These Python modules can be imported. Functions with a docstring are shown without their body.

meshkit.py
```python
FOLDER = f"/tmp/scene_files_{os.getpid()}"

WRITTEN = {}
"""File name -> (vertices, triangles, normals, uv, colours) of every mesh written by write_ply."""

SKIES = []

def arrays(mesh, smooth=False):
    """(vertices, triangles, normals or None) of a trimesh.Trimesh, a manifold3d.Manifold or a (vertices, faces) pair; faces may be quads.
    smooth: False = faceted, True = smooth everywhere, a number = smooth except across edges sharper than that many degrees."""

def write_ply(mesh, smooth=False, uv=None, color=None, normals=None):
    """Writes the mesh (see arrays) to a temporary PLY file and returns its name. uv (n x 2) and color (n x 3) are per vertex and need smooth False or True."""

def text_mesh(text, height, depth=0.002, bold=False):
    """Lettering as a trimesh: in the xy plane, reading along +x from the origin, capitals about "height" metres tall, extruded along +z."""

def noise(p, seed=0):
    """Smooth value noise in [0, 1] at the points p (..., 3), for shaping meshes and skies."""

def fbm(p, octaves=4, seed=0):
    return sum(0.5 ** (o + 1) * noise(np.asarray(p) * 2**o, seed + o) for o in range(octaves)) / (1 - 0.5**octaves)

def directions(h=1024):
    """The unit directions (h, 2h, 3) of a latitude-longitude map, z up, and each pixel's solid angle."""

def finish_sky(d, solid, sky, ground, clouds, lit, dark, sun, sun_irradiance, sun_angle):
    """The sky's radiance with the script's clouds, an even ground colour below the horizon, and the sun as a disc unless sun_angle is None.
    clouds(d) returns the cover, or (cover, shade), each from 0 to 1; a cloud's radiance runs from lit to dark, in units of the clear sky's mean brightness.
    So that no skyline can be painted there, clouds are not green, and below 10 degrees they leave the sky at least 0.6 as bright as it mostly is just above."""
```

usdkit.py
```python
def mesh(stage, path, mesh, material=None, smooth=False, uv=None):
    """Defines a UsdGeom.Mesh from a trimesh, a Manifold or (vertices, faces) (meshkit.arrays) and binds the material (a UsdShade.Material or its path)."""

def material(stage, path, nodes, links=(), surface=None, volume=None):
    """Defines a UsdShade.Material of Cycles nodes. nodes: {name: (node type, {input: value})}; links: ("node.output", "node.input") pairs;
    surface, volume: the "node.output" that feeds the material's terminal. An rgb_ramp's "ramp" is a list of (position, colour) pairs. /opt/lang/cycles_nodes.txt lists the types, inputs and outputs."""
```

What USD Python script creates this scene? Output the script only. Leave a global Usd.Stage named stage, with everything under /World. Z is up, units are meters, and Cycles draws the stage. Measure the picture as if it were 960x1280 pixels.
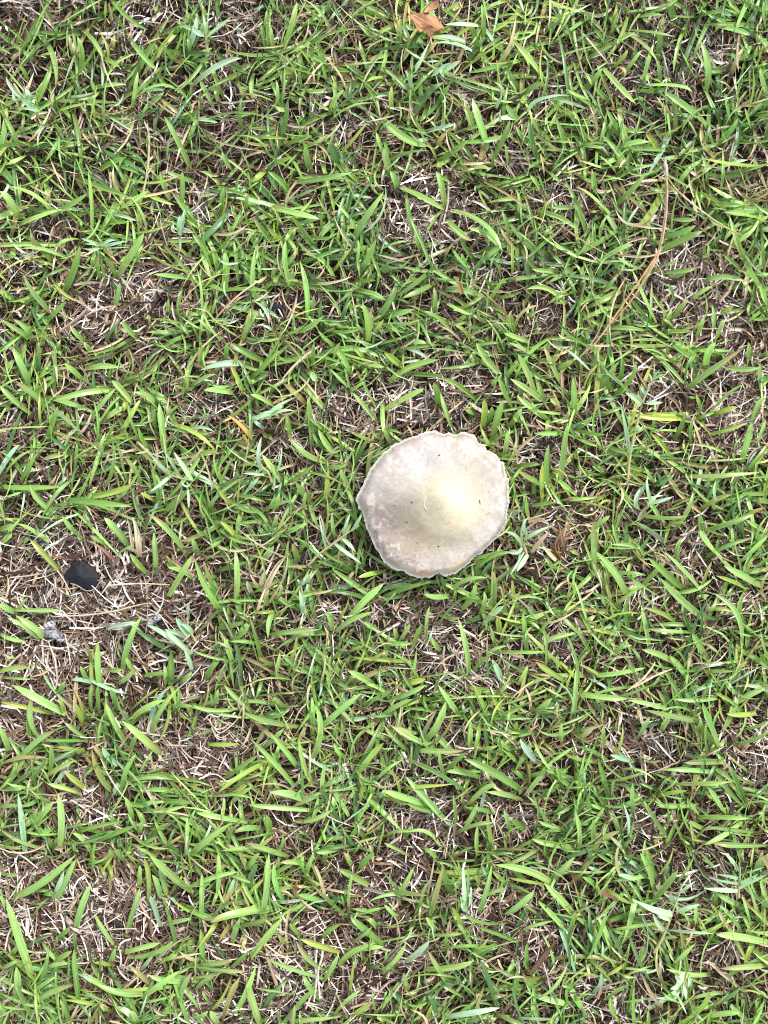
import math
import numpy as np
import usdkit, meshkit
from pxr import Usd, UsdGeom, UsdLux, UsdShade, Gf, Sdf, Vt

stage = Usd.Stage.CreateInMemory()
UsdGeom.SetStageUpAxis(stage, "Z")
UsdGeom.SetStageMetersPerUnit(stage, 1.0)
UsdGeom.Xform.Define(stage, "/World")
UsdGeom.Scope.Define(stage, "/World/Looks")

# ------------------------------------------------------------------ camera
H = 0.62                       # camera height above the soil
S = 0.0006                     # metres per photograph pixel on the soil
EXPOSURE = 1.74
cam = UsdGeom.Camera.Define(stage, "/World/camera")
cam.CreateFocalLengthAttr(26.0)
cam.CreateHorizontalApertureAttr(26.0 * 960 * S / H)
cam.CreateClippingRangeAttr((0.02, 1000.0))
cam.CreateExposureAttr(EXPOSURE)
cam.AddTranslateOp().Set((0, 0, H))

# ------------------------------------------------------------------ sky and sun (bright overcast, light from the upper right)
SUN_EL, SUN_AZ = math.radians(50), math.atan2(0.62, 0.78)     # azimuth: atan2(x, y)
usdkit.material(stage, "/World/Looks/overcast", {
    "sky": ("sky_texture", {"sky_type": "single_scattering", "sun_disc": False, "sun_elevation": SUN_EL, "sun_rotation": SUN_AZ}),
    "grey": ("hsv", {"saturation": 0.16, "value": 1.0}),
    "tc": ("texture_coordinate", {}),
    "n": ("noise_texture", {"scale": 2.2, "detail": 5.0}),
    "ramp": ("rgb_ramp", {"ramp": [(0.3, (0.75, 0.75, 0.77)), (0.7, (1.2, 1.19, 1.16))]}),
    "clouds": ("mix", {"mix_type": "multiply", "fac": 1.0}),
    "bg": ("background_shader", {"strength": 0.094}),
}, [("tc.generated", "n.vector"), ("n.fac", "ramp.fac"), ("sky.color", "grey.color"), ("grey.color", "clouds.color1"), ("ramp.color", "clouds.color2"),
    ("clouds.color", "bg.color")], surface="bg.background")
dome = UsdLux.DomeLight.Define(stage, "/World/sky")
UsdShade.MaterialBindingAPI.Apply(dome.GetPrim()).Bind(UsdShade.Material.Get(stage, "/World/Looks/overcast"))
sun = UsdLux.DistantLight.Define(stage, "/World/sun")
sun.CreateNormalizeAttr(True)
sun.CreateIntensityAttr(0.4)
sun.CreateAngleAttr(11.0)
sun.CreateColorAttr(Gf.Vec3f(1.0, 0.95, 0.87))
d = Gf.Vec3d(math.cos(SUN_EL) * math.sin(SUN_AZ), math.cos(SUN_EL) * math.cos(SUN_AZ), math.sin(SUN_EL))
sun.AddTransformOp().Set(Gf.Matrix4d(Gf.Rotation(Gf.Vec3d(0, 0, 1), d), Gf.Vec3d(0, 0, 0)))

# ------------------------------------------------------------------ helpers
RNG = np.random.default_rng(20240611)
names = {}


def numbered(parent, name):
    k = names.get((parent, name), 0)
    names[(parent, name)] = k + 1
    return f"{parent}/{name}" + (f"_{k:03d}" if k else "")


def tag(prim, label=None, category=None, group=None, kind=None):
    for k, v in (("label", label), ("category", category), ("group", group), ("kind", kind)):
        if v:
            prim.SetCustomDataByKey(k, v)
    return prim


def thing(name, label, category, loc=(0, 0, 0), group=None, kind=None):
    x = UsdGeom.Xform.Define(stage, numbered("/World", name))
    x.AddTranslateOp().Set(Gf.Vec3d(*map(float, loc)))
    tag(x.GetPrim(), label, category, group, kind)
    x.loc = np.array(loc, float)
    return x


def part(parent, name, v, f, mat, col=None, smooth=True, kind=None, label=None):
    """One Mesh prim under parent (a thing or '/World'); v in world metres."""
    base = "/World" if parent is None else str(parent.GetPath())
    path = numbered(base, name)
    v = np.asarray(v, float) - (parent.loc if parent is not None and hasattr(parent, "loc") else 0)
    v, f = np.asarray(v, float), np.asarray(f, int)
    m = usdkit.mesh(stage, path, (v, f), f"/World/Looks/{mat}", smooth=smooth)
    if col is not None:
        col = np.asarray(col, np.float32)
        for i, key in enumerate(("col", "lw")[:col.shape[1] // 3]):
            UsdGeom.PrimvarsAPI(m).CreatePrimvar(key, Sdf.ValueTypeNames.Color3fArray, "vertex").Set(Vt.Vec3fArray.FromNumpy(np.ascontiguousarray(col[:, 3 * i:3 * i + 3])))
    if kind:
        m.GetPrim().SetCustomDataByKey("kind", kind)
    if label:
        m.GetPrim().SetCustomDataByKey("label", label)
    m.loc = parent.loc if parent is not None and hasattr(parent, "loc") else np.zeros(3)
    return m


def at(px, py, z):
    """Photograph pixel -> world point at height z."""
    px, py, z = (np.asarray(a, float) for a in (px, py, z))
    k = S * (H - z) / H
    return np.stack(np.broadcast_arrays((px - 480) * k, (640 - py) * k, z), -1)


def bezier(P0, P1, P2, n):
    t = np.linspace(0, 1, n + 1)[None, :, None]
    c = 2 * P1 - 0.5 * (P0 + P2)                 # curve passes through P1 at t = 0.5
    p = (1 - t) ** 2 * P0[:, None] + 2 * t * (1 - t) * c[:, None] + t ** 2 * P2[:, None]
    dp = 2 * (1 - t) * (c - P0)[:, None] + 2 * t * (P2 - c)[:, None]
    return p, dp / (np.linalg.norm(dp, axis=2, keepdims=True) + 1e-12)


def ribbons(P0, P1, P2, W, roll, fold, C, n=6, twist=None, base=0.8, blunt=0.55, tipw=0.0, rng=RNG):
    """N folded leaf blades as two strips each. C: (N, 3 stations, 3) colours at base, middle, tip. Returns V (N,k,3), F (m,3) for one blade, colours (N,k,3)."""
    P0, P1, P2 = (np.asarray(a, float) for a in (P0, P1, P2))
    N = len(P0)
    p, tan = bezier(P0, P1, P2, n)
    t = np.linspace(0, 1, n + 1)
    up = np.array([0, 0, 1.0])
    side = np.cross(tan, up)
    ln = np.linalg.norm(side, axis=2, keepdims=True)
    side = np.where(ln > 1e-4, side / np.maximum(ln, 1e-4), [1.0, 0, 0])
    nor = np.cross(side, tan)
    tw = np.zeros(N) if twist is None else twist
    a = roll[:, None] + tw[:, None] * (t[None] - 0.4)
    ca, sa = np.cos(a)[..., None], np.sin(a)[..., None]
    side, nor = side * ca + nor * sa, nor * ca - side * sa
    prof = (base + (1 - base) * np.sin(np.clip(t / 0.34, 0, 1) * np.pi / 2)) * np.where(t > 1 - blunt, np.clip(1 - (np.maximum(t - 1 + blunt, 0) / blunt) ** 1.7, 0, 1) ** 0.85, 1)
    prof = np.maximum(prof, tipw + 0.02)
    wob = 1 + 0.10 * (rng.random((N, n + 1)) - 0.5)
    hw = (0.5 * W[:, None] * prof[None] * wob)[..., None]
    f = (fold[:, None] * (0.35 + 0.65 * prof[None]))[..., None]
    le = p - side * hw * np.cos(f) + nor * hw * np.sin(f)
    re = p + side * hw * np.cos(f) + nor * hw * np.sin(f)
    V = np.stack([le, p, p, re], 2).reshape(N, (n + 1) * 4, 3)
    F = []
    for i in range(n):
        q = i * 4
        for o in (0, 2):
            F += [[q + o, q + o + 1, q + o + 5], [q + o, q + o + 5, q + o + 4]]
    tt = t[None, :, None]
    col = np.where(tt < 0.5, C[:, None, 0] * (1 - 2 * tt) + C[:, None, 1] * 2 * tt, C[:, None, 1] * (2 - 2 * tt) + C[:, None, 2] * (2 * tt - 1))
    edge = np.tile(np.array([0.93, 1.06, 1.06, 0.93]), n + 1)[None, :, None]
    col = np.repeat(col, 4, 1) * edge * (1 + 0.06 * (rng.random((N, 1, 1)) - 0.5))
    across = np.tile(np.array([-1.0, -0.03, 0.03, 1.0]), n + 1)[None] * (W[:, None] / S) * 0.5
    along = np.repeat(t, 4)[None] * np.linalg.norm(P2 - P0, axis=1)[:, None] / S
    lw = np.stack([across * 0.55, along * 0.022, np.broadcast_to(rng.random((N, 1)) * 500, across.shape)], -1)
    return V, np.array(F), np.concatenate([col, lw], -1)


def joined(V, F, C):
    N, k = V.shape[:2]
    f = (F[None] + (np.arange(N) * k)[:, None, None]).reshape(-1, 3)
    return V.reshape(-1, 3), f, C.reshape(-1, C.shape[-1])


def tube(points, radii, sides=7, cap=True):
    p = np.asarray(points, float)
    r = np.broadcast_to(np.asarray(radii, float), (len(p),))
    t = np.gradient(p, axis=0)
    t /= np.linalg.norm(t, axis=1, keepdims=True) + 1e-12
    a = np.cross(t, np.where(np.abs(t[:, 2:]) < 0.9, [0, 0, 1.0], [1.0, 0, 0]))
    a /= np.linalg.norm(a, axis=1, keepdims=True) + 1e-12
    b, ang = np.cross(t, a), np.arange(sides) * 2 * np.pi / sides
    v = p[:, None] + r[:, None, None] * (np.cos(ang)[None, :, None] * a[:, None] + np.sin(ang)[None, :, None] * b[:, None])
    i, j = np.meshgrid(np.arange(len(p) - 1), np.arange(sides), indexing="ij")
    q = np.stack([i * sides + j, i * sides + (j + 1) % sides, (i + 1) * sides + (j + 1) % sides, (i + 1) * sides + j], -1).reshape(-1, 4)
    f = np.vstack([q[:, [0, 1, 2]], q[:, [0, 2, 3]]])
    v = v.reshape(-1, 3)
    if cap:
        n = len(v)
        v = np.vstack([v, p[0], p[-1]])
        k = np.arange(sides)
        f = np.vstack([f, np.stack([np.full(sides, n), (k + 1) % sides, k], 1), np.stack([np.full(sides, n + 1), n - sides + k, n - sides + (k + 1) % sides], 1)])
    return v, f


def smoothline(pts, n):
    """Catmull-Rom through points (k, d) -> n samples."""
    p = np.asarray(pts, float)
    p = np.vstack([2 * p[0] - p[1], p, 2 * p[-1] - p[-2]])
    u = np.linspace(0, len(p) - 3 - 1e-9, n)
    i = u.astype(int)
    t = (u - i)[:, None]
    a, b, c, d_ = p[i], p[i + 1], p[i + 2], p[i + 3]
    return 0.5 * (2 * b + (c - a) * t + (2 * a - 5 * b + 4 * c - d_) * t ** 2 + (3 * b - a - 3 * c + d_) * t ** 3)


def sstep(a, b, x):
    t = np.clip((x - a) / (b - a), 0, 1)
    return t * t * (3 - 2 * t)


# ------------------------------------------------------------------ materials
def leaf_material(name, rough=0.42, spec=0.5, trans=0.22, vein=900.0, mottled=0.35, tint=(1, 1, 1)):
    usdkit.material(stage, f"/World/Looks/{name}", {
        "a": ("attribute", {"attribute": "col"}),
        "w": ("attribute", {"attribute": "lw"}),
        "n": ("noise_texture", {"scale": 1.0, "detail": 3.0, "roughness": 0.6}),
        "r": ("rgb_ramp", {"ramp": [(0.3, (1 - mottled,) * 3), (0.7, (1 + mottled * 0.75,) * 3)]}),
        "m": ("mix", {"mix_type": "multiply", "fac": 1.0}),
        "b": ("bump", {"strength": 0.5, "distance": 0.0006}),
        "v": ("mapping", {"mapping_type": "point", "scale": (1.0, 12.0, 1.0)}),
        "n3": ("noise_texture", {"scale": 0.35, "detail": 3.0}),
        "r3": ("rgb_ramp", {"ramp": [(0.66, (0, 0, 0)), (0.72, (0.75, 0.75, 0.75))]}),
        "sp": ("mix", {"mix_type": "mix", "color2": (0.27, 0.20, 0.085)}),
        "p": ("principled_bsdf", {"roughness": rough, "specular_ior_level": spec}),
        "tc": ("mix", {"mix_type": "multiply", "fac": 1.0, "color2": (1.1, 1.25, 0.55)}),
        "t": ("translucent_bsdf", {}),
        "x": ("mix_closure", {"fac": trans}),
    }, [("w.vector", "n.vector"), ("n.fac", "r.fac"), ("a.color", "m.color1"), ("r.color", "m.color2"), ("w.vector", "v.vector"), ("v.vector", "n3.vector"), ("n3.fac", "r3.fac"), ("r3.color", "sp.fac"),
        ("m.color", "sp.color1"), ("sp.color", "p.base_color"),
        ("n.fac", "b.height"), ("b.normal", "p.normal"),
        ("sp.color", "tc.color1"), ("tc.color", "t.color"), ("p.BSDF", "x.closure1"), ("t.BSDF", "x.closure2")], surface="x.closure")


leaf_material("grass_leaf", rough=0.36, spec=0.6, trans=0.25, mottled=0.28)
leaf_material("sprig_leaf", rough=0.6, spec=0.3, trans=0.2, mottled=0.2)
leaf_material("straw", rough=0.45, spec=0.5, trans=0.06, mottled=0.5)


def matte(name, rough=0.7, spec=0.3, scale=300.0, mottled=0.4, bump=0.5, dist=0.0008, bscale=500.0):
    usdkit.material(stage, f"/World/Looks/{name}", {
        "a": ("attribute", {"attribute": "col"}), "g": ("geometry", {}),
        "n": ("noise_texture", {"scale": scale, "detail": 5.0, "roughness": 0.65}),
        "r": ("rgb_ramp", {"ramp": [(0.3, (1 - mottled,) * 3), (0.7, (1 + mottled * 0.7,) * 3)]}),
        "m": ("mix", {"mix_type": "multiply", "fac": 1.0}),
        "n2": ("noise_texture", {"scale": bscale, "detail": 4.0}),
        "b": ("bump", {"strength": bump, "distance": dist}),
        "p": ("principled_bsdf", {"roughness": rough, "specular_ior_level": spec}),
    }, [("g.position", "n.vector"), ("n.fac", "r.fac"), ("a.color", "m.color1"), ("r.color", "m.color2"), ("m.color", "p.base_color"),
        ("g.position", "n2.vector"), ("n2.fac", "b.height"), ("b.normal", "p.normal")], surface="p.BSDF")


matte("soil", rough=0.95, spec=0.15, scale=120.0, mottled=0.6, bump=0.9, dist=0.003, bscale=260.0)
matte("debris", rough=0.7, spec=0.25)
matte("dark_shell", rough=0.6, spec=0.22, mottled=0.4, scale=420, bump=0.4, dist=0.0006, bscale=700)
matte("dead_leaf", rough=0.6, spec=0.3, scale=260, mottled=0.3)
usdkit.material(stage, "/World/Looks/cap_skin", {
    "a": ("attribute", {"attribute": "col"}), "g": ("geometry", {}),
    "n": ("noise_texture", {"scale": 430.0, "detail": 7.0, "roughness": 0.75}),
    "r": ("rgb_ramp", {"ramp": [(0.34, (0.84, 0.82, 0.81)), (0.50, (1.0, 1.0, 1.0)), (0.66, (1.08, 1.08, 1.09))]}),
    "m": ("mix", {"mix_type": "multiply", "fac": 1.0}),
    "n2": ("noise_texture", {"scale": 420.0, "detail": 5.0, "roughness": 0.6}),
    "b": ("bump", {"strength": 0.25, "distance": 0.0005}),
    "p": ("principled_bsdf", {"roughness": 0.55, "specular_ior_level": 0.35, "subsurface_weight": 0.15, "subsurface_scale": 0.004, "subsurface_radius": (1.0, 0.8, 0.6)}),
}, [("g.position", "n.vector"), ("n.fac", "r.fac"), ("a.color", "m.color1"), ("r.color", "m.color2"), ("m.color", "p.base_color"),
    ("g.position", "n2.vector"), ("n2.fac", "b.height"), ("b.normal", "p.normal")], surface="p.BSDF")

# ------------------------------------------------------------------ where the turf is thin: (x, y, rx, ry) in photograph pixels
BARE = [(115, 750, 140, 105), (25, 840, 85, 70), (60, 690, 60, 40), (540, 262, 62, 55), (130, 378, 62, 45), (190, 360, 35, 25), (145, 1135, 85, 62), (175, 22, 38, 22), (20, 8, 30, 12), (55, 18, 25, 18),
        (535, 500, 65, 40), (585, 465, 35, 22), (365, 560, 35, 20), (845, 360, 55, 50), (900, 395, 30, 40), (265, 935, 42, 55), (110, 1000, 45, 32), (215, 935, 35, 35), (30, 905, 30, 25),
        (360, 1225, 75, 45), (285, 1180, 45, 18), (440, 1105, 35, 25), (395, 1165, 55, 22), (525, 1018, 50, 38), (500, 1085, 40, 30), (570, 925, 25, 28), (640, 1030, 40, 24), (625, 1140, 50, 40),
        (870, 1095, 34, 34), (795, 1020, 30, 24), (935, 940, 30, 45), (800, 930, 45, 32), (915, 525, 40, 45), (815, 475, 42, 32), (690, 675, 35, 45), (865, 695, 30, 35), (545, 780, 60, 35),
        (575, 830, 45, 30), (425, 770, 50, 22), (258, 505, 30, 24), (440, 510, 40, 35), (340, 385, 32, 18), (262, 262, 28, 18), (70, 285, 25, 16), (25, 335, 30, 16), (8, 530, 26, 26), (58, 590, 26, 16),
        (845, 65, 45, 45), (785, 110, 30, 25), (290, 35, 28, 30), (160, 60, 38, 14), (668, 560, 38, 25), (700, 250, 30, 22), (672, 400, 24, 18), (25, 1090, 40, 40), (930, 470, 25, 30), (435, 175, 30, 16),
        (400, 130, 20, 12), (905, 745, 24, 26), (700, 800, 30, 24), (240, 845, 20, 30), (790, 745, 24, 16), (680, 1180, 40, 30), (255, 1255, 40, 25), (900, 1190, 40, 25), (775, 1255, 50, 26), (500, 1185, 34, 26),
        (455, 1235, 40, 30), (285, 125, 30, 30), (30, 1150, 40, 30), (115, 410, 35, 15), (610, 340, 20, 15), (150, 170, 34, 14), (820, 900, 24, 14), (640, 200, 22, 24), (900, 60, 22, 30), (355, 640, 18, 18)]
BARE = np.array(BARE, float)


def bareness(px, py):
    px, py = np.asarray(px, float), np.asarray(py, float)
    d2 = np.full(px.shape, 9.0)
    for x, y, rx, ry in BARE:
        d2 = np.minimum(d2, ((px - x) / rx) ** 2 + ((py - y) / ry) ** 2)
    outside = (px < -10) | (px > 970) | (py < -10) | (py > 1290)
    p = np.stack([px / 62, py / 62, np.zeros_like(px)], -1)
    fill = np.where(outside, sstep(0.60, 0.75, meshkit.fbm(p, 3, 5)), 0)
    return np.maximum(1 - sstep(0.6, 1.25, np.sqrt(d2)), fill)


# ------------------------------------------------------------------ ground
def soil_height(x, y):
    p = np.stack([x * 28, y * 28, np.zeros_like(x)], -1)
    q = np.stack([x * 160, y * 160, np.zeros_like(x)], -1)
    return 0.006 * (meshkit.fbm(p, 3, 11) - 0.5) + 0.003 * (meshkit.fbm(q, 3, 12) - 0.5)


def ground():
    core = np.linspace(-0.62, 0.62, 290)
    outer = np.concatenate([[-400, -60, -12, -4, -2, -1.2, -0.8], core, [0.8, 1.2, 2, 4, 12, 60, 400]])
    X, Y = np.meshgrid(outer, outer, indexing="ij")
    Z = soil_height(X, Y)
    n = len(outer)
    i, j = np.meshgrid(np.arange(n - 1), np.arange(n - 1), indexing="ij")
    a = i * n + j
    f = np.concatenate([np.stack([a, a + n, a + n + 1], -1).reshape(-1, 3), np.stack([a, a + n + 1, a + 1], -1).reshape(-1, 3)])
    far = sstep(0.62, 0.9, np.maximum(np.abs(X), np.abs(Y))).reshape(-1, 1)
    nz = meshkit.fbm(np.stack([X * 40, Y * 40, X * 0], -1), 4, 3).reshape(-1, 1)
    dirt = np.array([0.055, 0.038, 0.028]) * (0.5 + nz) 
    col = dirt * (1 - far) + np.array([0.09, 0.15, 0.035]) * far
    m = part(None, "ground", np.stack([X, Y, Z], -1).reshape(-1, 3), f, "soil", col)
    tag(m.GetPrim(), "dark brown crumbly soil under the turf", "ground", kind="structure")


ground()

# ------------------------------------------------------------------ thatch: dead straw lying on the soil
def thatch():
    rng = np.random.default_rng(77)
    N = 190000
    px, py = rng.uniform(-330, 1290, N), rng.uniform(-330, 1610, N)
    inside = (px > -40) & (px < 1000) & (py > -40) & (py < 1320)
    b = bareness(px, py)
    keep = (rng.random(N) < 0.62 + 0.38 * b) & (inside | (rng.random(N) < 0.12))
    px, py, b = px[keep], py[keep], b[keep]
    N = len(px)
    flow = meshkit.noise(np.stack([px / 45, py / 45, px * 0], -1), 3) * 2 * np.pi * 1.5
    ang = np.where(rng.random(N) < 0.45, flow + rng.normal(0, 0.5, N), rng.uniform(0, 2 * np.pi, N))
    L = rng.gamma(3.0, 8.0, N).clip(8, 75) * (0.85 + 0.35 * b)
    W = rng.gamma(3.4, 0.52, N).clip(0.8, 4.6)
    lay = rng.random(N) ** 1.1
    x, y = (px - 480) * S, (640 - py) * S
    z0 = soil_height(x, y) + 0.001 + 0.012 * lay
    tilt = rng.normal(0, 0.2, N)
    bend = rng.normal(0, 0.09, N) * L
    dx, dy = np.cos(ang), np.sin(ang)
    c = np.stack([x, y, z0], -1)
    hl = 0.5 * L * S
    P0 = c - np.stack([dx * hl, dy * hl, tilt * hl], -1)
    P2 = c + np.stack([dx * hl, dy * hl, tilt * hl], -1)
    P1 = c + np.stack([-dy * bend * S, dx * bend * S, 0.0006 + 0 * bend], -1)
    for P in (P0, P2):
        P[:, 2] = np.maximum(P[:, 2], 0.001)
    pal = np.array([[0.76, 0.69, 0.66], [0.52, 0.435, 0.39], [0.33, 0.235, 0.165], [0.14, 0.082, 0.056], [0.048, 0.028, 0.021], [0.17, 0.092, 0.058], [0.43, 0.34, 0.20], [0.17, 0.16, 0.16]])
    wt_b = np.array([0.22, 0.15, 0.10, 0.19, 0.23, 0.05, 0.02, 0.04])
    wt_g = np.array([0.075, 0.10, 0.12, 0.22, 0.27, 0.11, 0.08, 0.02])
    u = rng.random(N)
    k = np.where(rng.random(N) < b, np.searchsorted(np.cumsum(wt_b), u * wt_b.sum() * 0.9999), np.searchsorted(np.cumsum(wt_g), u * wt_g.sum() * 0.9999))
    W = np.where((k == 0) & (W > 2.6), W * 0.7, W)
    base = pal[k] * rng.uniform(0.75, 1.25, (N, 1))
    C = np.stack([base * 0.85, base, base * rng.uniform(0.7, 1.15, (N, 1))], 1)
    V, F, col = ribbons(P0, P1, P2, W * S, rng.normal(0, 0.45, N), rng.uniform(0.1, 0.7, N), C, n=3, base=0.85, blunt=0.25, tipw=0.45, rng=rng)
    seen = (px > 0) & (px < 960) & (py > 0) & (py < 1280)
    size = np.where(seen, L * W * (0.4 + lay) * (0.3 + b), 0)
    big = np.argsort(-size)[:180]
    t = thing("dead_straw", "brown, grey and bleached dead grass straw matted on the soil between the green blades", "straw", kind="stuff")
    for i in big:
        part(t, "straw", V[i], F, "straw", col[i])
    rest = np.setdiff1d(np.arange(N), big)
    part(t, "small_straw", *joined(V[rest], F, col[rest])[:2], "straw", joined(V[rest], F, col[rest])[2], kind="stuff")


thatch()

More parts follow.
